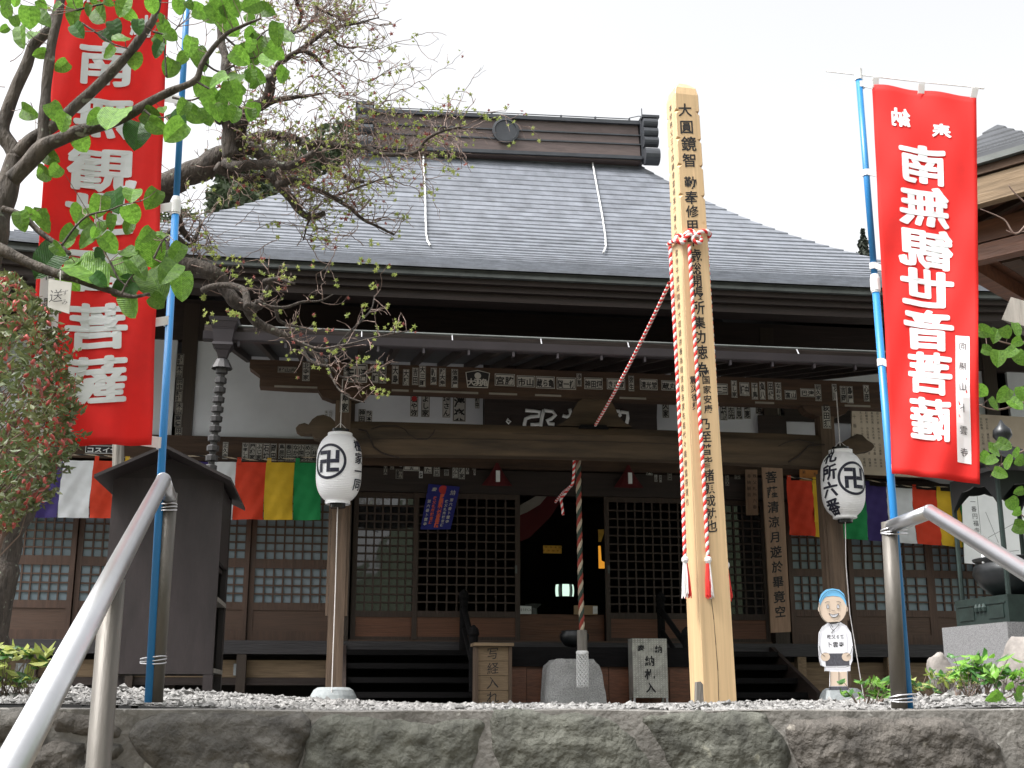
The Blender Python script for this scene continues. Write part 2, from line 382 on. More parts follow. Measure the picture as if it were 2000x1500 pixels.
# ---- white plaster panels between the posts
def panel(u0, u1, z0=Z_B1, z1=4.02):
    x0, x1 = fx(u0, 800, 0), fx(u1, 800, 0)
    return MB().box(x0, x1, -.015, .03, z0, z1).build('plaster_panel', MT['plaster'], hall)
PL = [panel(-30,338), panel(362,655), panel(690,943), panel(1282,1495), panel(1530,1940), panel(1972,2080)]
MB().box(fx(943,800,0), fx(1282,800,0), -.01, .03, Z_B1, 4.02).build('dark_wall_panel', MT['dark_x'], hall)
# ---- floor edge, underfloor boards, dark hall inside
MB().box(XL, XR, -.32, .12, .52, ZF).build('floor_edge_board', MT['floor_edge'], hall)
MB().box(XL, fx(672,1300,-.2), -.2, -.15, .28, .46).build('underfloor_board', MT['old_board'], hall)
MB().box(fx(1545,1300,-.2), XR, -.2, -.15, .02, .46).build('underfloor_board', MT['old_board'], hall)
MB().box(XL, fx(672,1300,-.2), -.26, -.14, .20, .275).build('foundation_beam', MT['dark_x'], hall)
for u in (1567, 1742, 1900): x = fx(u,1320,-.3); ubox('floor_strut', 'old_board', hall, x-.05, x+.05, -.32, -.21, 0, .515)
for u in (470, 250, 60): x = fx(u,1320,-.3); ubox('floor_strut', 'dark_z', hall, x-.05, x+.05, -.32, -.205, 0, .515)
for u in (466, 40): x = fx(u,1320,-.2); ubox('vent_plate', 'foot_stone', hall, x-.055, x+.055, -.222, -.203, .30, .42)
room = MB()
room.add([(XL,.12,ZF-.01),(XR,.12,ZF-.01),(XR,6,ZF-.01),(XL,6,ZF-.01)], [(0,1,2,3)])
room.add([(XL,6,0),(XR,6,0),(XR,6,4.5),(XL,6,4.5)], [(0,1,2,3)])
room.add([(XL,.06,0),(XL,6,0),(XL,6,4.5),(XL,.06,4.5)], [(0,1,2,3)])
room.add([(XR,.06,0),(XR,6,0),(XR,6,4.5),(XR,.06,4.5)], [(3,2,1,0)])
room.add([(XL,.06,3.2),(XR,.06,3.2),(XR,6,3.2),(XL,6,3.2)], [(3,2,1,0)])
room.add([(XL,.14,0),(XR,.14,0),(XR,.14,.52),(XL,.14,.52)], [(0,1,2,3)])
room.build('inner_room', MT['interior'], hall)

# ---- sliding lattice doors
def door(x0, x1, y, zs, cols, mat_glass, rows, low='door', wood='door', woodx='door_x'):
    """zs: bottom, panel bottom, panel top, then bottom/top of each lattice field, top"""
    st = .055; b, pb, pt = zs[0], zs[1], zs[2]; top = zs[-1]; fields = zs[3:-1]
    f = MB()
    f.box(x0, x0+st, y-.018, y+.018, b, top); f.box(x1-st, x1, y-.018, y+.018, b, top)
    a0, a1 = x0+st, x1-st
    f.box(a0, a1, y-.016, y+.016, b, pb); f.box(a0, a1, y-.016, y+.016, pt, fields[0])
    for i in range(1, len(fields)-1, 2): f.box(a0, a1, y-.016, y+.016, fields[i], fields[i+1])
    f.box(a0, a1, y-.016, y+.016, fields[-1], top)
    d = f.build('sliding_door', MT[wood], hall)
    ubox('lower_panel', 'red_panel' if low == 'red' else 'door_x', d, a0, a1, y-.006, y+.006, pb, pt)
    for k in range(0, len(fields), 2):
        z0, z1 = fields[k], fields[k+1]; n = rows[k//2]
        g = MB(); g.add([(a0,y+.013,z0),(a1,y+.013,z0),(a1,y+.013,z1),(a0,y+.013,z1)], [(0,1,2,3)])
        if mat_glass: g.build('glass_pane', MT[mat_glass], d)
        for i in range(1, cols):
            x = a0+(a1-a0)*i/cols; ubox('lattice_bar', wood, d, x-.009, x+.009, y-.012, y+.010, z0, z1)
        for i in range(1, n):
            z = z0+(z1-z0)*i/n; ubox('lattice_rail', woodx, d, a0, a1, y-.010, y+.008, z-.009, z+.009)
    return d
def zz(*v): return [tl(560, q, 0)[1] for q in v]
SIDE = [ZF+.003]+zz(1233,1192,1177,1110,1092)+[2.27, Z_L0-.003]
ub = [-115, -22, 148, 318, 488, 655]
for i in range(1, 5):
    door(fx(ub[i],1100,0)+.004, fx(ub[i+1],1100,0)-.004, -.01 if i % 2 else .032, SIDE, 8, 'frost', (4, 8))
SIDR = [ZF+.003]+[tl(1750, q, 0)[1] for q in (1240,1205,1192,1128,1113)]+[2.27, Z_L0-.003]
ub = [1540, 1655, 1815, 1945]
for i in range(3):
    door(fx(ub[i],1100,0)+.004, fx(ub[i+1],1100,0)-.004, -.01 if i % 2 else .032, SIDR, 7 if i else 6, 'frost', (4, 8))
MIDZ = [ZF+.03]+[tl(900, q, 0)[1] for q in (1244,1206,1194)]+[2.27, Z_L0-.003]
dA = door(fx(688,1100,0), fx(818,1100,0), .034, MIDZ, 7, 'clear', (14,), 'red', 'door_dark', 'door_dark')
dB = door(fx(806,1100,0), fx(1015,1100,0), -.012, MIDZ, 10, None, (13,), 'red', 'door_dark', 'door_dark')
dC = door(fx(1181,1100,0), fx(1352,1100,0), -.012, MIDZ, 9, None, (13,), 'red', 'door_dark', 'door_dark')
dD = door(fx(1338,1100,0), fx(1500,1100,0), .034, MIDZ, 8, 'clear', (14,), 'red', 'door_dark', 'door_dark')
for d, u in ((dB,1008), (dC,1189)):
    x, z = tl(u, 1112, -.03); ubox('door_pull', 'verdigris', d, x-.012, x+.012, -.034, -.030, z-.045, z+.045)
MB().box(fx(680,1250,0), fx(1505,1250,0), -.06, .1, ZF, ZF+.028).build('threshold', MT['door_x'], hall)
# low screen standing in the open doorway
x0, x1 = fx(1016,1200,.15), fx(1180,1200,.15)
MB().box(x0, x1, .16, .2, ZF, fz(1200,.15,1100)).build('doorway_board', MT['red_panel'], hall)

# ---- steps, stair rails, stair cheeks
xs0, xs1 = fx(676,1320,-.9), fx(1540,1320,-.9)
for k in range(4):
    z1 = .56-.145*k; y1 = -.33-.27*k
    ubox('step', 'black_wood', hall, xs0, xs1, y1-.29, y1-.002, z1-.055, z1)
    ubox('riser', 'black_wood', hall, xs0, xs1, y1-.03, y1-.003, max(0.005, z1-.145), z1-.057)
for u0, u1 in ((905,916), (1287,1345)):
    xa = fx(u0,1160,-.3)
    post = MB()
    post.tube([(xa,-.36,.56),(xa,-.36,1.10)], .045, 10); post.lathe([(.045,0),(.06,.03),(.05,.08),(.01,.12)], 10, (xa,-.36,1.10))
    post.tube([(xa,-1.36,0),(xa,-1.36,.66)], .045, 10); post.lathe([(.045,0),(.06,.03),(.05,.08),(.01,.12)], 10, (xa,-1.36,.66))
    post.tube([(xa,-.36,1.02),(xa,-1.36,.58)], .032, 8); post.tube([(xa,-.36,.80),(xa,-1.36,.34)], .025, 8)
    post.build('stair_rail', MT['black_wood'], hall)
for x in (xs0-.05, xs1+.005):
    s_ = MB(); s_.prism([(0,.0),(1.35,.0),(1.35,.12),(.05,.62),(0,.62)], 0, .045)
    o = s_.build('stair_cheek', MT['dark_x'], hall); o.rotation_euler = (0,0,-pi/2); o.location = (x, -.325, 0)

# ---- porch: base stones, posts, tie beam, noses, brackets, purlin
YP = -2.5
xpL, xpR = fx(653,1300,YP), fx(1634,1200,YP)
for xp, zt in ((xpL,2.84), (xpR,2.84)):
    post = MB()
    post.box(xp-.072, xp+.072, YP-.072, YP+.072, .10, zt)
    p_ = post.build('porch_post', MT['wood_z'], hall)
    sl_ = MB().box(xp-.098, xp-.074, YP-.06, YP+.06, .78, 2.2).box(xp+.074, xp+.098, YP-.06, YP+.06, .78, 2.2)
    sl_.build('side_board', MT['wood_z'], p_)
    MB().lathe([(.215,-.04),(.212,.05),(.20,.09),(.175,.135),(.14,.158),(.10,.16)], 28, (xp,YP,0)).build('base_stone', MT['foot_stone'], hall, smooth=False)
KZ0, KZ1 = 2.25, 2.575
kb = MB()
n_ = 26; secs = []
for i in range(n_+1):
    t = i/n_; x = xpL+.073+(xpR-xpL-.146)*t; sag = .035*(1-(2*t-1)**2); tap = .03*max(0, abs(2*t-1)-.85)/.15
    secs.append([(x,YP-.085+tap,KZ0+sag),(x,YP-.10+tap,KZ0+.08+sag*.8),(x,YP-.10+tap,KZ1-.07),(x,YP-.07+tap,KZ1),(x,YP+.07,KZ1),(x,YP+.10,KZ1-.07),(x,YP+.10,KZ0+.08),(x,YP+.085,KZ0+sag)])
for a, b in zip(secs, secs[1:]):
    for k in range(8):
        k2 = (k+1) % 8; kb.add([a[k],a[k2],b[k2],b[k]], [(0,3,2,1)])
koryo = kb.build('porch_tie_beam', MT['koryo'], hall)
# carved whiskers on the beam ends
def carve(pts, r=.010):
    q = [(lambda xz: (xz[0], YP-.101, xz[1]))(tl(u,v,YP-.1)) for u,v in pts]
    m_ = MB(); m_.tube(q, r, 6); m_.build('carved_groove', MT['dark_x'], koryo)
carve([(700,838),(716,842),(724,858),(730,873),(745,884),(762,890),(780,894)], .008)
carve([(725,838),(745,832),(775,832),(790,838),(800,850),(815,858),(835,858),(845,848),(850,838)], .005)
carve([(1610,868),(1580,870),(1570,880),(1558,892),(1540,902)], .008)
carve([(1590,866),(1560,858),(1535,864),(1520,872)], .005)
carve([(700,857),(780,857),(860,856),(960,858),(1080,861),(1200,863),(1330,868)], .003)
carve([(1000,846),(1100,850),(1180,851)], .0022)
def nose(pts, side):
    poly = [tl(u,v,YP) for u,v in pts]
    if sum((poly[i][0]*poly[(i+1)%len(poly)][1]-poly[(i+1)%len(poly)][0]*poly[i][1]) for i in range(len(poly))) < 0: poly = poly[::-1]
    MB().prism(poly, YP-.07, YP+.07).build('carved_beam_nose', MT['koryo'], hall)
nose([(578,839),(584,832),(595,829),(603,832),(610,822),(620,815),(632,813),(646,818),(655,827),(663,832),(663,862),(625,861),(614,858),(610,850),(600,850),(588,849),(580,845)], -1)
nose([(1640,866),(1652,860),(1668,850),(1678,852),(1688,862),(1698,868),(1702,874),(1697,882),(1684,884),(1668,888),(1650,892),(1640,890)], 1)
for xp in (xpL, xpR):
    MB().prism([(xp-.24,2.862),(xp-.2,2.80),(xp-.10,2.765),(xp+.10,2.765),(xp+.2,2.80),(xp+.24,2.862)], YP-.075, YP+.075).build('boat_bracket', MT['wood_x'], hall)
PX0, PX1 = fx(508,752,YP), fx(1800,795,YP)
pu = MB(); pu.box(PX0+.30, PX1, YP-.08, YP+.08, 2.865, 3.13)
pu.prism([(PX0,2.875),(PX0+.30,2.865),(PX0+.30,3.13),(PX0-.1,3.13),(PX0-.1,3.05),(PX0,2.98)], YP-.08, YP+.08)
purlin = pu.build('porch_purlin', MT['wood_x'], hall)
# frog-leg strut on the tie beam
poly = [tl(u,v,YP) for u,v in [(1084,834),(1100,826),(1112,816),(1120,800),(1128,786),(1140,779),(1180,779),(1192,786),(1200,800),(1206,815),(1216,826),(1232,836)]]
MB().prism(poly, YP-.05, YP+.05).build('frog_leg_strut', MT['koryo'], hall)

# ---- porch roof with rafters, gutter, guard rail
GX0, GX1, GY = fx(398,660,-3.5), fx(1860,715,-3.5), -3.5
rf = MB()
rf.hexa([(GX0,GY+.02,3.13),(GX1,GY+.02,3.13),(GX1,-.1,3.84),(GX0,-.1,3.84),(GX0,GY+.02,3.17),(GX1,GY+.02,3.17),(GX1,-.1,3.88),(GX0,-.1,3.88)])
proof = rf.build('porch_roof', MT['roof_deck'], hall)
me = MB().bar((0,GY+.08,3.095),(0,-.1,3.80), .055, .07).mesh('porch_rafter', MT['dark_x'])
k = GX0+.12
while k < GX1: inst('porch_rafter', me, proof, (k,0,0)); k += .31
MB().box(GX0, GX1, GY+.0, GY+.03, 3.085, 3.175).build('eave_fascia', MT['dark_x'], proof)
gt = MB(); gt.prism([(-.012,.02),(.055,.02),(.065,.03),(.076,.095),(.070,.095),(.058,.035),(0,.03),(-.012,.095),(-.02,.095)], 0, GX1-GX0)
g_ = gt.build('gutter', MT['gutter'], hall); g_.rotation_euler = (0,0,-pi/2); g_.location = (GX0, GY-.01, 3.0)
gr = MB(); gr.tube([(GX0+.2,GY-.02,3.165),(GX1,GY-.02,3.165)], .011, 8)
rail_ = gr.build('snow_guard_rail', MT['verdigris'], hall)
me = MB().tube([(0,GY-.02,3.165),(0,GY-.045,3.13),(0,GY-.078,3.09)], .006, 6).mesh('guard_bracket', MT['wire'])
k = GX0+.55
while k < GX1: inst('guard_bracket', me, rail_, (k,0,0)); k += .79
me = MB().box(-.010,.010,GY-.065,GY-.02,2.975,3.018).mesh('gutter_hanger', MT['gutter'])
k = GX0+.3
while k < GX1: inst('gutter_hanger', me, hall, (k,0,0)); k += .395
# ---- rain chain on the left end of the gutter
cx_, cz_ = tl(437, 660, GY-.06)
hp = MB()
def sq(h0, h1, z0, z1): hp.hexa([(cx_-h0,GY-.06-h0,z0),(cx_+h0,GY-.06-h0,z0),(cx_+h0,GY-.06+h0,z0),(cx_-h0,GY-.06+h0,z0),(cx_-h1,GY-.06-h1,z1),(cx_+h1,GY-.06-h1,z1),(cx_+h1,GY-.06+h1,z1),(cx_-h1,GY-.06+h1,z1)])
sq(.115,.125,3.165,3.20); sq(.095,.112,3.115,3.163); sq(.09,.094,3.10,3.113); sq(.075,.09,2.99,3.098); sq(.085,.083,2.965,2.988); sq(.06,.08,2.93,2.963); sq(.035,.055,2.86,2.928)
hopper = hp.build('rain_hopper', MT['gutter'], hall)
MB().lathe([(.05,0),(.052,.05),(.09,-.03)][::-1], 10, (cx_,GY-.06,2.80), cap=False).build('hopper_skirt', MT['chain'], hopper)
cup = MB().lathe([(.026,-.045),(.028,-.02),(.05,-.012),(.052,.028),(.046,.034),(.026,.034)], 8).mesh('chain_cup', MT['chain'])
z = 2.74; k = 0
while z > .9:
    inst('chain_cup', cup, hopper, (cx_-.012*k*.35, GY-.06, z)); z -= .0835; k += 1

# ---- main roof
RCX, RW, RR, EY, RY, EZ = .35, 7.0, 1.95, -1.9, 3.0, 4.40
def rz(s): return EZ-.03+1.95*s+1.65*max(0,s)**2.5
def ring(s, dz, n=22):
    """one level of the roof: rectangle of points, corners swept up at the eave"""
    hw = RW-(RW-RR)*s; hy = (RY-EY)*(1-s); z = rz(s)+dz; out = []
    for side in range(4):
        for i in range(n):
            t = -1+2*i/n; up = .20*(abs(t)**5)*max(0, 1-s)**3
            x, y = ((t*hw,-hy),(hw,t*hy),(-t*hw,hy),(-hw,-t*hy))[side]
            out.append((RCX+x, RY+y, z+up))
    return out
dk = MB(); lv = [ring(i/12, -.03) for i in range(13)]; n4 = len(lv[0])
for a, b in zip(lv, lv[1:]):
    for k in range(n4): dk.add([a[k],a[(k+1)%n4],b[(k+1)%n4],b[k]], [(0,1,2,3)])
roof = dk.build('roof', MT['roof_deck'], hall)
NC = 36; ss = [0]
for i in range(NC):                          # equal courses measured up the slope
    s = ss[-1]; slope = sqrt(((RY-EY))**2+(1.95+4.12*s**1.5)**2); ss.append(s+6.28/NC/slope)
sc_ = 1.0/ss[-1]; ss = [q*sc_ for q in ss]
for i in range(NC):
    j = R.uniform(-.004,.004)
    a = ring(ss[i]-.004, .004+j); b = ring(ss[i]-.004, .031+j); c = ring(min(1,ss[i+1]+.006), .004)
    m_ = MB()
    for p, q in ((a,b),(b,c)):
        for k in range(n4): m_.add([p[k],p[(k+1)%n4],q[(k+1)%n4],q[k]], [(0,1,2,3)])
    m_.build('roof_course', MT['roof'], roof)
# thick layered eave edge, fascia, soffit boards, rafters
def band(name, o0, o1, dz0, dz1, m):
    """frame round the eave, from offset o0 to o1 (metres inwards) and dz0..dz1 below the edge"""
    mb = MB()
    def rr(off, dz):
        return [(x+(off if x < RCX-RW+.001 else -off if x > RCX+RW-.001 else 0)*1.0, y+(off if y < EY+.001 else 0)-(off if y > 2*RY-EY-.001 else 0), z+dz) for x,y,z in ring(0, 0, 22)]
    A, B, C, D = rr(o0,dz0), rr(o0,dz1), rr(o1,dz1), rr(o1,dz0)
    for p, q in ((A,B),(B,C),(C,D),(D,A)):
        for k in range(n4): mb.add([p[k],p[(k+1)%n4],q[(k+1)%n4],q[k]], [(0,1,2,3)])
    return mb.build(name, MT[m], roof)
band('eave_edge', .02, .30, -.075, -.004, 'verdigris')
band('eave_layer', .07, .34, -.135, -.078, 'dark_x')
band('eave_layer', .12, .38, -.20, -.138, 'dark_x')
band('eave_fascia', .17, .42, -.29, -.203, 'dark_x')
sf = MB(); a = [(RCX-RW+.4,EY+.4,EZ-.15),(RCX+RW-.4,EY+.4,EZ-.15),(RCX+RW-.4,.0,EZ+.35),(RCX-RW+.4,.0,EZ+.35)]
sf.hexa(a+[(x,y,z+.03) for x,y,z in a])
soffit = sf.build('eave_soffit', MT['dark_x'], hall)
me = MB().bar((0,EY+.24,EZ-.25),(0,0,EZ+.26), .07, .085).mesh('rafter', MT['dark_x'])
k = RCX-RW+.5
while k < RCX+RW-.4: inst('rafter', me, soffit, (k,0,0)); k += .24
for sgn in (-1, 1):     # soffits of the two ends
    x0 = RCX+sgn*(RW-.4); x1 = RCX+sgn*(RW-2.0)
    a = [(x0,EY+.4,EZ-.12),(x1,EY+.4,EZ+.3),(x1,8,EZ+.3),(x0,8,EZ-.12)]
    MB().hexa(a+[(x,y,z+.03) for x,y,z in a]).build('end_soffit', MT['dark_x'], hall)
me = MB().box(-.028,.028,-.008,.008,-.05,.04).mesh('rafter_tag', MT['verdigris'])
for u in (700, 860, 968, 1066, 1150, 1230, 1405, 1515, 1650):
    x, z = tl(u, 543+(u-700)*.026, EY+.2); inst('rafter_tag', me, roof, (x, EY+.155, z))
# ridge box
RZ0 = rz(1)-.02
rd = MB(); x0, x1 = RCX-RR-.03, RCX+RR+.03
rd.box(x0, x1, RY-.27, RY+.27, RZ0-.12, RZ0+.14)
rd.box(x0, x1, RY-.24, RY+.24, RZ0+.165, RZ0+.30); rd.box(x0, x1, RY-.22, RY+.22, RZ0+.325, RZ0+.49)
ridge = rd.build('ridge', MT['ridge'], hall)
phi = radians(-1.1); pv_ = Vector((RCX, RY, RZ0)); rm_ = Matrix.Rotation(phi, 3, 'Y'); ridge.rotation_euler = (0, phi, 0); ridge.location = pv_-rm_ @ pv_   # the old ridge has settled a little at its left end
for z0, z1, hw in ((-.10,-.045,.31),(.141,.164,.285),(.301,.324,.26),(.491,.52,.27),(.52,.57,.23)):
    MB().box(x0-.02, x1+.02, RY-hw, RY+hw, RZ0+z0+.001, RZ0+z1-.001).build('ridge_moulding', MT['ridge_dark'], ridge)
cr = MB(); cr.lathe([(.0,.0),(.19,.0),(.20,.02),(.20,.05),(.165,.055),(.16,.04),(.0,.04)], 28, cap=False)
o = cr.build('round_crest', MT['ridge_dark'], ridge); o.rotation_euler = (pi/2,0,0); xz = tl(988,256,RY-.28); o.location = (xz[0], RY-.26, xz[1])
for sgn in (-1, 1):       # scrolled end tiles
    xe = RCX+sgn*(RR+.05)
    m_ = MB(); m_.box(min(xe,xe+sgn*.06), max(xe,xe+sgn*.06), RY-.30, RY+.30, RZ0-.08, RZ0+.59)
    e = m_.build('ridge_end_tile', MT['ridge_dark'], ridge)
    for z_, r_ in ((-.13,.13),(.11,.082),(.26,.082),(.41,.082)):
        q = MB(); q.tube([(xe+sgn*.02,RY-.34,RZ0+z_+.06),(xe+sgn*.24,RY-.34,RZ0+z_+.06)], r_, 16); q.build('end_roll', MT['ridge_dark'], e, smooth=False)
    q = MB(); q.box(min(xe,xe+sgn*.27), max(xe,xe+sgn*.27), RY-.40, RY+.30, RZ0+.55, RZ0+.59); q.build('end_cap', MT['ridge_dark'], e)
lc = MB(); lc.tube([(x0,RY-.1,RZ0+.655),(x1-.1,RY-.1,RZ0+.655)], .008, 5); lr = lc.build('lightning_wire', MT['ridge_dark'], ridge)
me = MB().tube([(0,RY-.1,RZ0+.57),(0,RY-.1,RZ0+.665)], [.022,.014], 6).mesh('wire_post', MT['ridge_dark'])
for i in range(8): inst('wire_post', me, lr, (x0+.15+i*.53,0,0))
MB().tube([(x1+.1,RY-.1,RZ0+.57),(x1+.1,RY-.1,RZ0+.84)], .008, 5).tube([(x1-.1,RY-.1,RZ0+.67),(x1+.05,RY-.1,RZ0+.71),(x1+.18,RY-.1,RZ0+.70)], .007, 5).build('lightning_rod', MT['ridge_dark'], ridge)
# two white ropes lying down the shingles
def roof_rope(pts):
    q = []
    for u, v in pts:
        best = min((abs(tl(u,v,EY+(RY-EY)*s/400)[1]-rz(s/400)), s) for s in range(401))[1]/400
        y = EY+(RY-EY)*best; x = tl(u,v,y)[0]; q.append((x, y-.02, rz(best)+.055))
    MB().rope(q, .012, (0,), 20, 6).build('roof_rope', MT['white_rope'], roof)
roof_rope([(826,292),(827,330),(830,380),(831,430),(832,465),(835,480),(840,489)])
roof_rope([(1152,296),(1156,320),(1165,370),(1176,430),(1182,470),(1183,490),(1178,503)])

MB().hexa([(*tl(1126,838,YP)[:1],YP-.115,KZ1-.012),(fx(1184,838,YP),YP-.115,KZ1-.012),(fx(1184,838,YP),YP-.052,KZ1-.012),(fx(1126,838,YP),YP-.052,KZ1-.012),(fx(1130,838,YP),YP-.11,KZ1+.022),(fx(1180,838,YP),YP-.11,KZ1+.022),(fx(1180,838,YP),YP-.052,KZ1+.022),(fx(1130,838,YP),YP-.052,KZ1+.022)]).build('rope_clasp', MT['black_wood'], hall)
# ---- hanging plaque behind the frog-leg strut
YQ = -.42
q = [tl(u,v,YQ) for u,v in ((945,860),(1280,868),(1280,775),(945,768))]
plq = MB().hexa([(q[0][0],YQ,q[0][1]-.12),(q[1][0],YQ,q[1][1]-.12),(q[1][0],YQ+.05,q[1][1]-.12),(q[0][0],YQ+.05,q[0][1]-.12),(q[3][0],YQ-.10,q[3][1]),(q[2][0],YQ-.10,q[2][1]),(q[2][0],YQ-.05,q[2][1]),(q[3][0],YQ-.05,q[3][1])]).build('name_plaque', MT['dark_x'], hall)
def seal(strokes, w=.042):
    m_ = MB()
    for st_ in strokes:
        pp = []
        for u, v in st_:
            x, z = tl(u, v, YQ-.04); f_ = (z-q[0][1]+.12)/(q[3][1]-q[0][1]+.12); pp.append((x, YQ-.10*f_-.008, z))
        m_.tube(pp, w/2, 8)
    m_.build('carved_character', MT['white_ink'], plq, smooth=True)
seal([[(1025,803),(1042,804),(1053,806),(1051,814),(1036,815),(1026,819),(1024,829),(1024,850)],[(1036,830),(1053,829)],
      [(1061,802),(1058,815),(1056,829),(1054,850)],[(1061,803),(1078,805),(1084,812),(1076,819),(1068,822),(1072,828),(1082,829)]])
seal([[(1098,813),(1106,815),(1114,811),(1111,800)]]); seal([[(1186,804),(1208,805),(1210,812),(1204,817),(1190,814)],[(1211,806),(1224,808),(1225,818),(1223,828)]])
seal([[(992,818),(989,824),(993,828),(997,824),(992,821)]], .02)

# ---- paper slips pasted on beams and walls
SLN = 0
def slip(u, v, w_, h_, y, txt, parent, m='slip', ink='ink', horiz=False):
    """slip centred on a pixel of the plane y; w_, h_ in pixels of the photo"""
    x, z = tl(u, v, y); k = .0059 if y > -1 else .00485
    W, H = w_*k, h_*k*1.02; mb = MB(); mb.box(x-W/2, x+W/2, y-.0025, y, z-H/2, z+H/2, 0)
    e = min(W,H)*.06; mb2 = y-.0035
    for (a0,a1,b0,b1) in ((x-W/2+e,x+W/2-e,z-H/2+e*.7,z-H/2+e*1.7),(x-W/2+e,x+W/2-e,z+H/2-e*1.7,z+H/2-e*.7),(x-W/2+e*.7,x-W/2+e*1.5,z-H/2+e*1.8,z+H/2-e*1.8),(x+W/2-e*1.5,x+W/2-e*.7,z-H/2+e*1.8,z+H/2-e*1.8)):
        mb.add([(a0,mb2,b0),(a1,mb2,b0),(a1,mb2,b1),(a0,mb2,b1)], [(0,1,2,3)], 1)
    n = len(txt); f = lambda a, b: (a, y-.0045, b)
    if horiz:
        sx = W*.92/n; sz = H*.66
        for i, ch in enumerate(txt): write(mb, ch, x-W/2+W*.04+sx*(i+.5), z-H*.06, sz, f, 1, sx=sx/sz*.98, bold=.03)
    else:
        sz = H*.93/n; sx = min(1.25, W*.86/sz)
        for i, ch in enumerate(txt): write(mb, ch, x, z+H*.465-sz*(i+.5), sz*.95, f, 1, sx=sx, bold=.03)
    return mb.build('paper_slip', [MT[m], MT[ink]], parent)
YU = YP-.0805
for u, v, w_, h_, t in [(598,726,14,36,'北寺家'),(678,728,13,30,'栄山'),(733,731,13,34,'山崎'),(748,732,13,34,'田家'),(772,732,13,36,'大島'),(793,737,12,32,'大勝'),
    (811,735,12,34,'吉田'),(825,735,13,42,'大三町'),(847,735,12,34,'新寿'),(864,737,13,36,'勝大寿'),(888,739,13,37,'信濃屋'),(1131,742,10,26,'浅草'),(1233,749,11,31,'弥生'),
    (1434,760,12,35,'よし家'),(1474,764,13,34,'千鳥'),(1489,763,12,36,'魚八'),(1505,763,12,36,'田代'),(1520,764,13,36,'なおち'),(1598,767,13,34,'初久家'),
    (1630,766,10,34,'花川'),(1647,770,13,34,'吉岡'),(1660,771,13,35,'島屋'),(1692,768,12,34,'心彦')]:
    slip(u, v, w_, h_, YU, t, purlin)
slip(561,722,36,12,YU,'村山内',purlin,'slip_pale','ink',True)
slip(698,729,38,36,YU,'元川津',purlin,'slip','ink',True)
for u, v, w_, h_, t in [(986,742,40,24,'宮脇'),(1027,745,36,23,'市山'),(1065,747,38,24,'蔵ら亀'),(1106,749,39,24,'賀一柳'),(1159,749,37,23,'神田堀'),(1203,750,37,22,'きさ郎'),(1267,751,36,22,'清光堂'),
    (1307,753,32,20,'蔵丸'),(1410,760,24,22,'二三'),(1454,760,20,27,'講中'),(1544,771,24,18,'富山'),(1577,767,30,17,'巴津')]:
    slip(u, v, w_, h_, YU, t, purlin, 'slip', 'ink', True)
x, z = tl(933, 740, YU); mb = MB(); W, H = .235, .175
mb.prism([(x-W*.42,z-H/2),(x+W*.42,z-H/2),(x+W/2,z+H*.35),(x,z+H/2),(x-W/2,z+H*.35)], YU-.003, YU, 0)
mb.prism([(x-W*.39,z-H*.46),(x+W*.39,z-H*.46),(x+W*.465,z+H*.32),(x,z+H*.45),(x-W*.465,z+H*.32)], YU-.005, YU-.0032, 1)
for i, ch in enumerate('大羽角'): write(mb, ch, x+(i-1)*W*.27, z-H*.2, .075, lambda a,b: (a,YU-.0062,b), 0, bold=.03)
mb.lathe([(0,0),(.032,0)], 14, (0,0,0), 0, cap=False)
mb.v[-28:] = [(x+a, YU-.0062, z+.03+b) for a,b,c in mb.v[-28:]]
mb.build('paper_slip', [MT['slip'], MT['ink']], purlin)
for u0, u1, v in ((536,620,752),(765,798,764),(807,900,765),(883,934,766),(955,1010,769),(1045,1096,772),(1210,1262,777),(1475,1512,788),(1650,1700,794)):
    x0, z0 = tl(u0, v, YU); x1 = fx(u1, v, YU); MB().box(x0, x1, YU-.002, YU, 2.868, 2.888).build('paper_slip', MT['slip_pale'], purlin)
YW = -.0955
for u, t in ((479,'安孝し丸'),(493,'関根家'),(506,'ふじ家'),(520,'石坊'),(534,'岡田'),(550,'鳥居賀'),(564,'春巳日'),(577,'なか光'),(588,'小国亭'),(601,'めつ木'),(614,'酒井恵')):
    slip(u, 882+(u-479)*.025, 12, 33, YW, t, nage)
slip(440, 880, 10, 32, YW, '正久寺', nage); slip(200, 878, 62, 16, YW, 'コスイサ', nage, 'ink', 'white_ink', True)
for u, v, w_, h_, t, m in [(735,902,20,11,'寿','tan_board'),(783,905,5,14,'町','slip'),(804,908,31,23,'花日吉','slip'),(836,908,15,33,'こした','slip'),(853,914,12,32,'朝比呂','slip'),(878,907,5,13,'一','slip'),
    (889,917,11,33,'北小路','slip'),(902,919,12,33,'若柳家','slip'),(913,915,6,22,'木','slip'),(926,907,8,22,'山本','slip_pale'),(872,923,9,12,'弥','slip'),(822,927,7,13,'会','white_ink'),
    (780,926,14,18,'講','slip_pale'),(753,917,7,20,'父','slip_pale'),(766,910,8,14,'子','slip_pale'),(927,922,4,12,'木','slip'),
    (1268,915,13,26,'父久','slip'),(1282,912,8,22,'会','slip_pale'),(1293,910,10,20,'白','slip_pale'),(1306,914,7,24,'山川','slip'),(1281,934,6,14,'心','slip'),(1290,935,5,14,'月','slip'),(1308,930,9,16,'日','slip_pale'),
    (1440,924,12,24,'魚市','slip_pale'),(1420,936,8,26,'秩父','slip_pale')]:
    slip(u, v, w_, h_, -.0505 if v > 896 else YW, t, lintel, m)
YPL = -.016
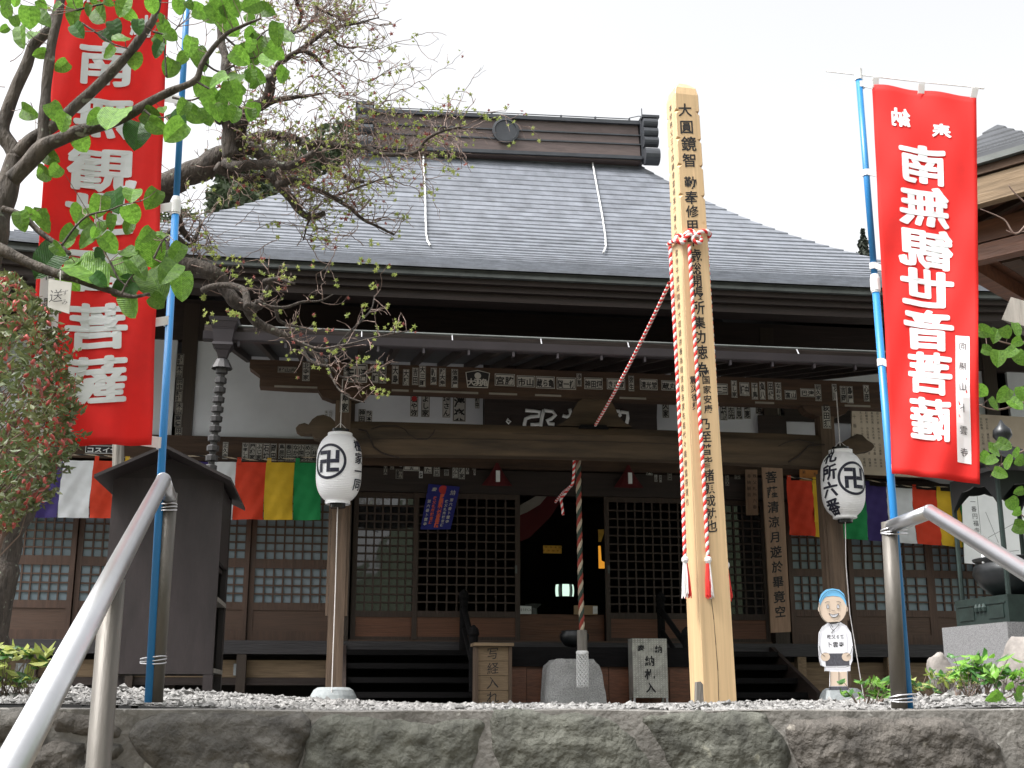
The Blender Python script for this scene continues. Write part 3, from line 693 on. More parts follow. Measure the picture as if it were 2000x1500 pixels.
for u, v, w_, h_, t, k in [(809,793,16,42,'石や弥',2),(831,793,17,44,'よし家',2),(872,793,16,46,'堀さん',2),(897,797,26,54,'澤楽',2),(932,785,9,26,'講中',2),(707,812,14,26,'神田',2),(721,813,12,22,'秋本',2),
    (1413,801,15,42,'石鶴',3),(1428,801,15,38,'久左光',3),(1443,801,14,38,'吉見',3),(1459,801,14,36,'鳳恵',3),(1300,800,14,34,'久家',3),(637,808,6,12,'木日',1),(646,808,6,12,'山川',1)]:
    slip(u, v, w_, h_, YPL, t, PL[k], 'slip' if k > 1 else 'white_ink')
x, z = tl(809,779,YPL); MB().tube([(x,YPL-.009,z),(x,YPL-.004,z)], .032, 16).build('red_seal_mark', MT['red_dot'], PL[2])
# slips on the porch posts and on the left wall post
for u, v, w_, h_, t in ((673,787,17,36,'寿家'),): slip(u, v, w_, h_, YP-.0755, t, purlin)
slip(1614, 812, 17, 52, YP-.0755, '荻田須', purlin)
for k in range(7): slip(350+R.uniform(-3,3), 702+k*24, 13, 22, -.0715, R.choice(['木山','田中','小川','講社','高橋']), PL[1], 'slip_pale')
for u, v, w_, h_ in ((1483,796,16,26),(1512,800,26,26),(1540,806,18,20),(1568,808,16,20)): slip(u, v, w_, h_, YPL-.001, R.choice(['花丸','江戸','山王']), PL[4], 'slip_pale')
MB().box(fx(1476,800,0), fx(1530,800,0), -.075, -.05, 2.91, 3.35).build('dark_wall_board', MT['dark_x'], hall)
MB().box(fx(1530,820,0), fx(1660,820,0), -.05, -.018, fz(826,0,1600), 3.6).build('dark_wall_board', MT['dark_x'], hall)
# ================================================================= ground
def gh(x, y):
    """height of the gravel yard"""
    left = max(0, min(1, (-.55-x)/1.6)); right = max(0, min(1, (x-1.0)/1.2))
    near = max(0, 1-abs(y-5.2)/2.2)
    near2 = max(0, min(1, (y-3.75)/.8))*max(0, min(1, (13-y)/3))
    return (.115*left*max(near, .75*near2)+.085*right*max(near*.9, .35*near2)) + .018 + .012*mnoise.noise((x*1.3,y*1.3,0))
WY = 3.78                                  # face of the retaining wall
def wy(x): return WY+.03*x
gd = MB(); xs = [-60,-30,-14,-8,-6]+[-5+.25*i for i in range(45)]+[7,9,14,30,60]; ys = [0,.12,.3,.6,1,1.5,2,2.6,3.3,4.2,5.2,6.5,8,10,13,18,30,60,140]
for i, y in enumerate(ys):
    for x in xs:
        Y = wy(max(-5,min(6,x)))+.15+y; gd.v.append((x, Y, gh(x,Y) if Y < 14 and abs(x) < 8 else 0))
for i in range(len(ys)-1):
    for j in range(len(xs)-1):
        a = i*len(xs)+j; gd.f.append((a,a+1,a+1+len(xs),a+len(xs))); gd.m.append(0)
tag(gd.build('gravel_yard', MT['gravel_ground']), kind='structure')
lo = MB()
lo.add([(-60,3.9,-1.3),(60,3.9,-1.3),(60,-1,-1.55),(-60,-1,-1.55),(60,-60,-4),(-60,-60,-4)], [(0,3,2,1),(3,5,4,2)])
tag(lo.build('lower_ground', MT['earth']), kind='structure')
# unseen wooded slope added behind the viewer: shades the front, shapes door glass reflections
hl = MB(); N = 60
for r, (d, h) in enumerate(((26,-3),(42,12),(70,30),(120,48))):
    for i in range(N+1):
        a = radians(-100+200*i/N); k = 1+.55*mnoise.noise((i*.21, 3.1, 0))+.25*mnoise.noise((i*.7, 9, 0))
        hl.v.append((sin(a)*d, -cos(a)*d, -4 if r == 0 else h*k*(1-.76*math.exp(-((math.degrees(a)-8)/7)**2))))  # gap cut in the added slope lets bright sky into the door reflections
for r in range(3):
    for i in range(N): a = r*(N+1)+i; hl.f.append((a,a+1,a+N+2,a+N+1)); hl.m.append(0)
tag(hl.build('unseen_shading_hill', MT['far_green'], smooth=True), kind='structure')
# loose gravel
import numpy as np
rng = np.random.default_rng(5)
def gravel(n, x0, x1, y0, y1, s0, s1):
    base = np.array([(1,0,0),(-1,0,0),(0,1,0),(0,-1,0),(0,0,1),(0,0,-1)], float)
    fc = np.array([(0,2,4),(2,1,4),(1,3,4),(3,0,4),(2,0,5),(1,2,5),(3,1,5),(0,3,5)])
    V = []; Fs = []
    X = rng.uniform(x0,x1,n); D = rng.uniform(y0,y1,n)
    for i in range(n):
        s = rng.uniform(s0,s1)*(1+.6*(rng.random() > .9)); b = base*s*np.array([rng.uniform(.7,1.35),rng.uniform(.7,1.2),rng.uniform(.45,.8)])*rng.uniform(.8,1.2,(6,1))
        b += rng.normal(0,s*.12,(6,3)); a = rng.uniform(0,6.28); c_, s_ = np.cos(a), np.sin(a); tl_ = rng.uniform(-.5,.5)
        b = b@np.array([[c_,s_,0],[-s_,c_,0],[0,0,1]]); b = b@np.array([[1,0,0],[0,np.cos(tl_),np.sin(tl_)],[0,-np.sin(tl_),np.cos(tl_)]])
        y = wy(X[i])+D[i]; b += (X[i], y, gh(X[i],y)+s*.35)
        V.append(b); Fs.append(fc+6*i)
    V = np.concatenate(V); Fs = np.concatenate(Fs)
    me = bpy.data.meshes.new('gravel'); me.from_pydata(V.tolist(), [], Fs.tolist()); return me
for args in ((7500,-2.0,2.3,.17,1.3,.006,.0145), (4200,-3.2,4.2,1.2,4.8,.009,.018)):
    me = gravel(*args); me.materials.append(MT['gravel'])
    tag(inst('gravel', me), 'loose pale grey gravel spread over the yard', 'gravel', kind='stuff')

# ================================================================= retaining wall of set stones
wall = empty('stone_retaining_wall', (0, WY, -.4)); wall.location = (0,0,0)
tag(wall, 'low retaining wall of dark mossy boulders set in grey mortar along the gravel', 'wall')
mo = MB(); nx, nz = 170, 14
def wtop(x): return .024+max(0,gh(x, wy(x)+.15)-.02)*.25+.005*mnoise.noise((x*3,1,0))
rows = []
for j in range(nz+1):
    r = []
    for i in range(nx+1):
        x = -5.5+11.5*i/nx; t = j/nz; z = -1.4+(wtop(x)+1.4)*t**.5
        y = wy(x)+.012+.012*mnoise.noise((x*2.2,z*3,4))+.008*mnoise.noise((x*9,z*9,4)); r.append((x,y,z))
    rows.append(r)
for d, dz in ((.018,.002),(.06,.004),(.13,.002),(.20,-.06)):
    rows.append([(x, wy(x)+d+.006*mnoise.noise((x*4,d*9,1)), wtop(x)+dz+.004*mnoise.noise((x*14,d*30,7))) for (x,_,_) in rows[0]])
for a, b in zip(rows, rows[1:]):
    for i in range(nx): mo.add([a[i],a[i+1],b[i+1],b[i]], [(0,1,2,3)])
mo.build('mortar_bed', MT['mortar'], wall)
def set_stone(px, m, bulge, seed, rough=1.0, top=0):
    pts = [P(u,v,wy(P(u,v,WY).x)) for u,v in px]; pts = [P(u,v,wy(p.x)) for (u,v),p in zip(px,pts)]
    Q = []
    for a, b in zip(pts, pts[1:]+pts[:1]):
        L = (b-a).length; n = max(2, int(L/.016))
        for i in range(n): Q.append(a.lerp(b, i/n))
    from mathutils.geometry import delaunay_2d_cdt
    n = len(Q); O = np.array([(p.x,p.z) for p in Q]); xa, xb, za, zb = O[:,0].min(), O[:,0].max(), O[:,1].min(), O[:,1].max(); r_ = random.Random(seed)
    pts2 = [Vector((p.x,p.z)) for p in Q]; st_ = .010; x = xa
    while x < xb:
        z = za
        while z < zb: pts2.append(Vector((x+r_.uniform(-.005,.005), z+r_.uniform(-.005,.005)))); z += st_
        x += st_
    vo, eo, fo, _, _, _ = delaunay_2d_cdt(pts2, [], [list(range(n))], 2, 1e-5)
    A, B = O, np.roll(O, -1, 0); AB = B-A; mb = MB()
    for p in vo:
        q = np.array((p.x,p.y)); t = np.clip(((q-A)*AB).sum(1)/np.maximum(1e-9,(AB**2).sum(1)),0,1); d = np.sqrt((((A+AB*t[:,None])-q)**2).sum(1)).min()
        e = 1-math.exp(-d/.014); dep = bulge*(e*.75+.25*min(1,d/.12))
        nn = (mnoise.noise((p.x*3+seed,p.y*4,seed))*.020+mnoise.noise((p.x*9+seed,p.y*15,seed))*.007+mnoise.noise((p.x*27,p.y*40,seed))*.0045+mnoise.noise((p.x*62,p.y*80,seed))*.0035)*rough*e
        nn += .012*rough*e*max(0, mnoise.noise((p.x*6+seed*2,p.y*22+p.x*5,3)))
        mb.v.append((p.x, wy(p.x)+.020-dep-nn, p.y))
    for f in fo: mb.f.append(tuple(f)); mb.m.append(0)
    return mb.build('wall_stone', MT[m], wall, smooth=True)
def rough_px(px, amp, seed):
    out = []; r_ = random.Random(seed)
    for (a,b),(c,d) in zip(px, px[1:]+px[:1]):
        n = max(1, int(math.hypot(c-a,d-b)/18))
        for i in range(n):
            t = i/n; out.append((a+(c-a)*t+r_.uniform(-amp,amp), b+(d-b)*t+r_.uniform(-amp,amp)*.8))
    return out
STONES = [
 ([(252,1440),(275,1412),(320,1394),(420,1391),(520,1398),(580,1393),(596,1408),(600,1440),(580,1480),(560,1560),(400,1580),(320,1520),(275,1480)], 'rock', .05),
 ([(602,1452),(607,1428),(630,1402),(660,1392),(700,1400),(760,1402),(800,1410),(840,1415),(880,1404),(930,1404),(945,1418),(935,1440),(925,1480),(910,1560),(620,1560),(596,1500)], 'rock_green', .045),
 ([(958,1408),(975,1390),(1010,1386),(1060,1392),(1130,1394),(1180,1398),(1200,1408),(1240,1440),(1262,1490),(1270,1560),(1010,1560),(965,1470)], 'rock_green', .04),
 ([(1245,1397),(1300,1396),(1370,1391),(1450,1392),(1490,1398),(1496,1412),(1524,1438),(1540,1470),(1530,1560),(1350,1560),(1310,1490),(1268,1430)], 'rock_green', .035),
 ([(1545,1428),(1560,1408),(1640,1401),(1750,1403),(1850,1403),(1890,1416),(1915,1430),(1950,1460),(1965,1510),(1960,1570),(1600,1570),(1560,1490)], 'rock_brown', .055),
 ([(1985,1440),(2020,1425),(2120,1430),(2120,1560),(1995,1560)], 'rock', .05),
 ([(90,1400),(130,1388),(180,1398),(225,1420),(240,1440),(215,1448),(160,1440),(110,1436)], 'rock_brown', .05),
 ([(175,1452),(235,1456),(240,1470),(225,1488),(185,1490),(160,1470)], 'rock', .04),
 ([(-40,1392),(40,1384),(78,1398),(86,1430),(60,1455),(-40,1455)], 'rock', .05),
 ([(-40,1465),(60,1462),(110,1448),(160,1452),(158,1490),(230,1500),(250,1560),(-40,1580)], 'rock_brown', .06)]
for i, (px, m, b) in enumerate(STONES): set_stone(rough_px([(u+(9 if u > sum(q[0] for q in px)/len(px) else -9)*(abs(u-sum(q[0] for q in px)/len(px))/120 if abs(u-sum(q[0] for q in px)/len(px)) < 120 else 1), v-3) for u,v in px], 3.5, i), m, b, i*3.7, 1.3 if m == 'rock_brown' else 1.0)
# lower courses, out of the picture's foot
for j in range(3):
    x = -3.6+j*.2
    while x < 4.2:
        w_ = R.uniform(.35,.6); z1 = -.30-j*.36; px = []
        mb = MB(); cz = z1-.17
        for k in range(12):
            a = 2*pi*k/12; px.append(Vector((x+w_/2+cos(a)*w_*.47*(1+.1*R.uniform(-1,1)), 0, cz+sin(a)*.165*(1+.1*R.uniform(-1,1)))))
        n = len(px); prev = None
        for k_, dep in ((1,-.02),(.9,.03),(.6,.055),(.25,.06)):
            r = [(x+w_/2+(p.x-x-w_/2)*k_, wy(x)-dep+R.uniform(-.004,.004), cz+(p.z-cz)*k_) for p in px]
            if prev:
                for i in range(n): mb.add([prev[i],r[i],r[(i+1)%n],prev[(i+1)%n]], [(0,1,2,3)])
            prev = r
        mb.add(prev, [tuple(range(n))[::-1]]); mb.build('wall_stone', MT[R.choice(['rock','rock_green','rock_brown'])], wall, smooth=True); x += w_+.03

# ================================================================= handrails
def smooth(pts, n=6):
    pts = [Vector(p) for p in pts]; out = []
    for i in range(len(pts)-1):
        p0 = pts[max(i-1,0)]; p1 = pts[i]; p2 = pts[i+1]; p3 = pts[min(i+2,len(pts)-1)]
        for k in range(n):
            t = k/n; out.append(.5*((2*p1)+(p2-p0)*t+(2*p0-5*p1+4*p2-p3)*t*t+(3*p1-p0-3*p2+p3)*t**3))
    out.append(pts[-1]); return out
def ties(parent, c, r, zs, extra):
    for z in zs:
        m_ = MB()
        for k in range(3):
            q = [(c.x+extra.x*.5*(1-cos(a))*.0+cos(a)*(r+.004)+(extra.x if cos(a)*extra.x > 0 else 0)*abs(cos(a)), c.y+sin(a)*(r+.004), z+.007*k+.005*sin(a+k)) for a in [2*pi*i/20 for i in range(21)]]
            m_.tube(q, .0022, 5)
        m_.build('tie_wire', MT['wire'], parent)
def handrail(label, c1, c2, low, feet, posts):
    root = empty('handrail', (c2.x, c2.y, 0)); root.location = (0,0,0); tag(root, label, 'handrail', 'handrails beside the steps')
    m_ = MB(); d = (c1-low).normalized()
    m_.tube([low, low.lerp(c1,.5), c1-d*.015, c1+d*.006], .0225, 20, cap=True); m_.build('sloping_rail', MT['steel'], root, smooth=True)
    e = MB(); e.tube([c1-(c2-c1).normalized()*.008, c1.lerp(c2,.5), c2], .0222, 20); e.build('top_return', MT['steel'], root, smooth=True)
    for top, foot in posts:
        q = MB(); q.tube([foot, top], .0243, 20); q.build('post', MT['galv'], root, smooth=True)
    return root
c1 = P(319,938,3.68); c2 = P(331,972,3.86); low = P(-12,1560,1.5)
f1 = Vector((c2.x-.006, c2.y, -.05))
t_ = .52; mid = c1.lerp(low, t_)
hrL = handrail('steel pipe handrail rising from the bottom left corner to the blue pole', c1, c2, low, None,
    [(c2+Vector((0,0,.015)), P(302,1372,3.86)), (mid+Vector((0,0,-.012)), Vector((mid.x-.0,mid.y+.0,-1.0)))])
d1 = P(1816,1000,3.70); d2 = P(1737,1030,3.90); dlow = d1+Vector((-.06,-2.3,-.82))
hrR = handrail('steel pipe handrail running out of the right edge beside the blue pole', d1, d2, dlow, None,
    [(d2+Vector((0,0,.016)), P(1757,1384,3.90)), (d1.lerp(dlow,.6), Vector((d1.lerp(dlow,.6).x, d1.lerp(dlow,.6).y, -1.0)))])
for u_, v_ in ((327,996),(306,1294)): ties(hrL, P(u_,v_,3.86), .0243, [P(u_,v_,3.86).z], Vector((-.022,0,0)))
for u_, v_ in ((1739,1042),(1756,1368)): ties(hrR, P(u_,v_,3.9), .0243, [P(u_,v_,3.9).z], Vector((.026,0,0)))

# ================================================================= the two tall red banners
def sheet(c00, c10, c01, c11, wave, nx=24, nz=60):
    """cloth: c00 top-left, c10 top-right, c01 bottom-left, c11 bottom-right"""
    nrm = (c10-c00).cross(c00-c01).normalized()
    if nrm.y > 0: nrm = -nrm
    def f(a, b, off=0): # a 0..1 left-right, b 0..1 top-bottom
        p = c00.lerp(c10,a).lerp(c01.lerp(c11,a), b); return p+nrm*(wave(a,b)+off)
    m_ = MB()
    for j in range(nz+1):
        for i in range(nx+1): m_.v.append(tuple(f(i/nx, j/nz)))
    for j in range(nz):
        for i in range(nx): k = j*(nx+1)+i; m_.f.append((k, k+nx+1, k+nx+2, k+1)); m_.m.append(0)
    return m_, f
def banner(label, foot, top, corners, wave, mirror, chars, small, tagbox, loops, bar, joint):
    root = empty('tall_banner', (0,0,0)); tag(root, label, 'banner', 'tall red banners tied to the handrails')
    pole = MB(); ax = top-foot
    pole.tube([foot, foot+ax*joint], .0125, 14); pole.tube([foot+ax*joint, top], .0108, 14)
    pole = pole.build('pole', MT['blue_pole'], root, smooth=True)
    j_ = MB(); a = foot+ax*joint; u_ = ax.normalized()
    j_.tube([a-u_*.03, a+u_*.012, a+u_*.02, a+u_*.028], [.0165,.0165,.0145,.0125], 14)
    j_.tube([a-u_*.036, a-u_*.031], .0145, 14); j_.build('joint_collar', MT['plastic'], pole, smooth=False)
    k_ = MB(); k_.tube([top-u_*.012, top+u_*.028], .0135, 14); k_.build('pole_cap', MT['plastic'], pole)
    if bar:
        b_ = MB(); b_.tube(bar, .0032, 8); b_.tube([bar[-1]-(bar[-1]-bar[0]).normalized()*.03, bar[-1]], .005, 8); b_.build('cross_bar', MT['plastic'], root)
    m_, f = sheet(*corners, wave)
    cl = m_.build('cloth', MT['red_cloth'], root, smooth=True); sol = cl.modifiers.new('thick','SOLIDIFY'); sol.thickness = .0016; sol.offset = 0
    W = (corners[1]-corners[0]).length; H = (corners[2]-corners[0]).length
    for ch, a, b, sz, sx in chars:
        tx = MB(); V, Fc = thick(ch, .034, 5)
        for sg in (1, -1):
            tx.add([f((a*W+(-x if mirror else x)*sx*sz*(1+.10*sin(x*7+b*9)))/W, (b*H-(z+.06*x*x)*sz)/H, sg*(.0026+.00022*k)) for x, z, k in V], Fc)
        tx.build('printed_character', MT['cloth_white'], cl)
    a0, a1, b0, b1 = tagbox; lb = MB(); n = 10
    for off in (.0026, -.0026):
        base = len(lb.v)
        for j in range(n+1):
            for i in range(3): lb.v.append(tuple(f(a0+(a1-a0)*i/2, b0+(b1-b0)*j/n, off)))
        for j in range(n):
            for i in range(2): k = base+j*3+i; lb.f.append((k,k+3,k+4,k+1)); lb.m.append(0)
    st = lb; n = len(small)
    for off in (.0042,):
        for i, ch in enumerate(small):
            V, Fc = glyph(ch, .0, 0); sz = (b1-b0)*H/n*.42
            st.add([f((a0+a1)/2+(-x if mirror else x)*sz/W, b0+(b1-b0)*(i+.5)/n-z*sz/H, off) for x,z in V], Fc, 1)
    lb.build('name_strip', [MT['cloth_white'], MT['ink']], cl)
    for p0, p1, h in loops:
        q = MB(); d = (p1-p0); side = Vector((0,0,h/2)) if abs(d.z) < abs(d.x)+.01 else Vector((h/2,0,0))
        nn = Vector((0,-.0125,0)); 
        a_, b_ = p0+nn, p1+Vector((0,-.006,0))
        q.hexa([a_-side+Vector((0,.003,0)), b_-side+Vector((0,.003,0)), b_-side, a_-side, a_+side+Vector((0,.003,0)), b_+side+Vector((0,.003,0)), b_+side, a_+side])
        q.tube([p0-side.normalized()*h/2, p0+side.normalized()*h/2], .0135 if abs(d.z) < abs(d.x)+.01 else .005, 12)
        q.build('loop', MT['tape'], root)
    return root
BY = 3.84
# left banner, seen from the front
cs = (P(110,-70,BY-.22), P(332,-55,BY-.02), P(50,872,BY-.24), P(292,872,BY-.03))
chs = [('奉',.28,.085,.085,1.0),('納',.76,.13,.085,1.0)]+[(c, .47+.008*i, (v+68)/941, .158, 1.38) for i,(c,v) in enumerate(zip('南無観世音菩薩', (140,245,350,440,545,655,755)))]
wvL = lambda a, b: .014*sin(a*5+b*4)*(.3+b)+.016*sin(b*7+1)*a*(1-a)*3+.010*sin(a*15+b*5)*max(0,b-.6)*2.5+.005*sin(a*9-b*21)*a+.003*sin(a*23+b*17)
lpL = [(P(349,198,BY), P(314,190,BY-.02), .030), (P(336,406,BY), P(302,410,BY-.02), .030), (P(328,628,BY), P(292,632,BY-.02), .030), (P(314,866,BY), P(276,860,BY-.02), .036)]
banL = banner('tall red banner at left half hidden by branches, white characters read down it', P(290,1372,BY), P(374,-150,BY), cs, wvL, False, chs, '向陽山卜雲寺', (.03,.2,.64,.98), lpL, None, .60)
tagp = P(336,458,BY)
# right banner, seen from behind so its characters are mirrored
BZ = 3.92
cs = (P(1703,166,BZ-.02), P(1907,190,BZ-.16), P(1742,925,BZ-.03), P(1914,946,BZ-.12))
chs = [('納',.27,.085,.072,1.0),('奉',.67,.115,.072,1.0)]+[(c, .475, b, .148, 1.26) for c, b in zip('南無観世音菩薩', (.205,.315,.425,.53,.635,.745,.86))]
wvR = lambda a, b: .012*sin(a*4+b*6)*(.3+b)+.010*sin(b*9+.4)*a+.007*sin(a*12-b*8)*max(0,.3-b)*4+.005*sin(a*14+b*19)*(.3+b)+.003*sin(a*8-b*31)
lpR = [(P(1682,166,BZ), P(1712,172,BZ-.02), .022), (P(1692,338,BZ), P(1722,344,BZ-.02), .022), (P(1706,520,BZ), P(1730,528,BZ-.02), .022), (P(1721,708,BZ), P(1742,714,BZ-.02), .024), (P(1742,917,BZ), P(1758,918,BZ-.02), .03),
       (P(1709,155,BZ-.02), P(1709,172,BZ-.02), .022), (P(1798,166,BZ-.09), P(1798,184,BZ-.09), .022), (P(1903,174,BZ-.16), P(1900,192,BZ-.16), .022)]
banR = banner('tall red banner at right seen from behind, its white characters mirrored', P(1776,1384,BZ), P(1677,150,BZ), cs, wvR, True, chs, '向陽山卜雲寺', (.76,.91,.64,.955), lpR, [P(1614,139,BZ+.06), P(1677,146,BZ), P(1800,160,BZ-.08), P(1922,172,BZ-.17)], .645)
# ================================================================= cabinet with a small gable roof
cb = empty('gabled_cabinet', P(301,1352,8.5), AL); tag(cb, 'tall purple brown cabinet with a small gable roof behind the left handrail', 'cabinet')
cb.location.z = gh(cb.location.x, cb.location.y)-.01
cw, chh = .375, 1.46
MB().box(-cw,cw,0,.025,.13,chh).build('front_panel', MT['cabinet'], cb)
MB().box(cw-.03,cw-.005,.027,.72,.9,chh-.04).build('side_panel', MT['cabinet_roof'], cb)
MB().box(-cw+.005,-cw+.03,.027,.72,.13,chh-.04).build('side_panel', MT['cabinet_roof'], cb)
MB().box(-cw,cw,.725,.75,.13,chh).build('back_panel', MT['cabinet_roof'], cb)
for z in (.14,.62): MB().box(-cw+.035,cw+.004,.03,.72,z,z+.03).build('shelf', MT['grey_wood'], cb)
MB().box(-cw+.03,cw-.035,.03,.72,.86,.89).build('shelf', MT['cabinet_roof'], cb)
for x in (-cw+.03,cw-.03):
    for y in (.03,.70): ubox('leg','cabinet',cb,x-.032,x+.032,y-.028,y+.03,-.02,.128)
for y in (.70,): ubox('corner_stile','cabinet_roof',cb,cw-.045,cw-.004,y-.02,y+.022,.17,.9)
for sg in (-1,1):
    a = [(0,-.32,chh+.16),(sg*.45,-.30,chh-.055),(sg*.45,1.10,chh-.055),(0,1.10,chh+.16)]
    if sg < 0: a = a[::-1]
    MB().hexa(a+[(x,y,z+.022) for x,y,z in a]).build('roof_slope', MT['cabinet_roof'], cb)
MB().prism([(-cw,chh),(cw,chh),(0,chh+.145)], .0, .025).build('gable_board', MT['cabinet_roof'], cb)
op = MB(); a, b = P(228,1240,9.6), P(231,868,9.6); op.tube([(a.x,a.y,-.02),(a.x+.01,a.y,a.z),(b.x,b.y,b.z)], [.055,.05,.047], 8)
tag(op.build('old_wooden_post', MT['grey_wood']), 'grey weathered wooden post standing just left of the cabinet', 'post')

# ================================================================= five-colour curtains
def curtain(label, y, edges, cols, ztop, zbot):
    root = empty('five_colour_curtain', (0,0,0)); root.location = T2W(0, y, 0); root.rotation_euler = (0,0,AL); tag(root, label, 'curtain', 'five-colour temple curtains')
    for i, (c, u0, u1) in enumerate(zip(cols, edges, edges[1:])):
        m_ = MB(); nx, nz = 10, 16; xa, xb = fx(u0,960,y), fx(u1,960,y); ph = R.uniform(0,6)
        for j in range(nz+1):
            for k in range(nx+1):
                t = j/nz; X = xa+(xb-xa)*k/nx; 
                m_.v.append((X+.012*sin(t*3+i)*t-.03*t*0, -.012*sin(X*19)*(.3+t)-.012*sin(t*9+X*15+ph)*t-.007*sin(X*47+t*13+ph)-.006*sin(X*23-t*31), ztop(X)+(zbot(X)-ztop(X))*t))
        for j in range(nz):
            for k in range(nx): q = j*(nx+1)+k; m_.f.append((q,q+nx+1,q+nx+2,q+1)); m_.m.append(0)
        s_ = m_.build('stripe', MT['curtain_'+c], root, smooth=True)
        tb = MB(); tb.box(xa+.01, xa+.055, -.006, .004, ztop(xa)-.02, ztop(xa)+.05); tb.build('tab', MT['curtain_'+c], s_)
    rp = [(x, 0, ztop(x)+.045+.02*sin(x*5)) for x in [fx(edges[0],900,y)+(fx(edges[-1],900,y)-fx(edges[0],900,y))*k/40 for k in range(41)]]
    MB().rope(rp, .009, (0,1), 30, 6, .03).build('hanging_rope', [MT['cord_cream'], MT['ink']], root)
def lin(u0, v0, u1, v1, y):
    x0, z0 = tl(u0,v0,y); x1, z1 = tl(u1,v1,y); return lambda x: z0+(z1-z0)*(x-x0)/(x1-x0)
curtain('striped curtain of green, purple, white, red and yellow hung behind the cabinet', -.36, [-62,-2,58,118,178,238,298,358,408,458,517,573,626],
    ['yellow','green','purple','white','red','yellow','green','purple','white','red','yellow','green'], lin(100,899,620,904,-.36), lin(100,1011,620,1016,-.36))
curtain('striped curtain of red, yellow, green, purple and white hung beside the right lantern', -.36, [1537,1587,1638,1690,1731,1781,1828,1872,1918],
    ['red','yellow','green','purple','white','red','yellow','green'], lin(1540,937,1870,961,-.36), lin(1540,1044,1870,1068,-.36))

# ================================================================= paper lanterns
def lantern(label, u, vt, vb, y, emb, txt, tang, tsz, cord_top, low_pts):
    d = T2W(fx(u,(vt+vb)/2,y), y, 0); zt, zb = tl(u,vt,y)[1], tl(u,vb,y)[1]; H = zt-zb
    root = empty('paper_lantern', (d.x, d.y, 0), atan2(-d.x, d.y)); tag(root, label, 'lantern', 'white paper lanterns hung on the porch')
    RM = .206; zc_ = (zt+zb)/2
    def rad(z):
        t = abs((z-zc_)/(H/2)); return RM*max(.30, (1-min(1,t)**3.4))**.5 if t < 1 else RM*.35
    pr = []; n = 88
    for i in range(n+1):
        z = zb+H*i/n; pr.append((rad(z)-(.0022 if i % 2 else 0), z))
    b = MB().lathe(pr, 48, cap=False).build('paper_body', MT['lantern'], root, smooth=False)
    MB().lathe([(.055,zt-.012),(.078,zt-.01),(.08,zt+.03),(.066,zt+.032),(.064,zt+.0)], 24, cap=False).build('top_ring', MT['black_ring'], root, smooth=False)
    MB().lathe([(.02,zb-.03),(.066,zb-.035),(.07,zb-.03),(.07,zb+.02),(.062,zb+.022)], 24).build('bottom_ring', MT['black_ring'], root, smooth=False)
    def S(a0, zmid):
        def f(a, z):
            th = a0+a/RM; rr = rad(zmid+z)+.0035; return (rr*sin(th), -rr*cos(th), zmid+z)
        return f
    f = S(emb, zc_+.03); e = MB(); r0, r1 = .138, .162; n = 64
    q = []
    for i in range(n):
        a = 2*pi*i/n
        for r in (r0, (r0+r1)/2, r1): q.append(f(r*cos(a), r*sin(a)))
    F = []
    for i in range(n):
        j = (i+1) % n
        for k in (0,1): F.append((i*3+k, i*3+k+1, j*3+k+1, j*3+k))
    e.add(q, F)
    def rect(x0, x1, z0, z1):
        m = 8; V = [f(x0+(x1-x0)*i/m, z0+(z1-z0)*j/m) for j in range(m+1) for i in range(m+1)]
        e.add(V, [(j*(m+1)+i, j*(m+1)+i+1, (j+1)*(m+1)+i+1, (j+1)*(m+1)+i) for j in range(m) for i in range(m)])
    s, t = .098, .0175
    rect(-t,t,-s,s); rect(-s,-t-.0005,-t,t); rect(t+.0005,s,-t,t)
    rect(-s,-t-.0005,s-2*t,s); rect(t+.0005,s,-s,-s+2*t); rect(s-2*t,s,t+.0005,s); rect(-s,-s+2*t,-s,-t-.0005)
    e.build('round_emblem', MT['navy'], b)
    hh = len(txt)*tsz*1.06; f2 = S(tang, zc_)
    for i, ch in enumerate(txt):
        l_ = MB(); V, Fc = thick(ch, .030 if tsz > .14 else .016, 6); z0 = hh/2-tsz*.53-i*tsz*1.06+.015
        def f3(x, z, k): p = f2(x*tsz*1.1, z0+(z+.08*x)*tsz); q_ = 1+.0006*k; return (p[0]*q_, p[1]*q_, p[2])
        l_.add([f3(*v_) for v_ in V], Fc); l_.build('brushed_character', MT['navy'], b)
    inv = Matrix.Translation(root.location) @ Matrix.Rotation(root.rotation_euler.z, 4, 'Z'); inv = inv.inverted()
    ct = inv @ T2W(*cord_top); MB().tube([(0,0,zt+.02), ct], .0045, 6).tube([(-.06,0,zt+.03),(0,0,zt+.09),(.06,0,zt+.03)], .003, 5).build('hanging_cord', MT['cord_white'], root)
    MB().tube([(0,0,zb-.03)]+[inv @ T2W(*p) for p in low_pts], .0042, 6).build('steadying_string', MT['cord_white'], root)
YLN = -2.78
lantern('white paper lantern on the left porch post with emblem and four small characters', 662, 845, 985, YLN, radians(-27), '檀家一同', radians(58), .112,
    (fx(670,722,YP-.15), YP-.15, 2.95), [(fx(655,1150,-2.72), -2.72, tl(655,1150,-2.72)[1]), (fx(648,1345,-2.68), -2.68, .06)])
lantern('white paper lantern on the right porch post with emblem and four bold characters', 1646, 880, 1014, YLN, radians(33), '札所六番', radians(-36), .155,
    (fx(1632,748,YP-.15), YP-.15, 3.0), [(fx(1652,1100,-2.78), -2.78, tl(1652,1100,-2.78)[1]), (fx(1660,1200,-2.78), -2.78, tl(1660,1200,-2.78)[1]), (fx(1686,1350,-2.78), -2.78, .07)])

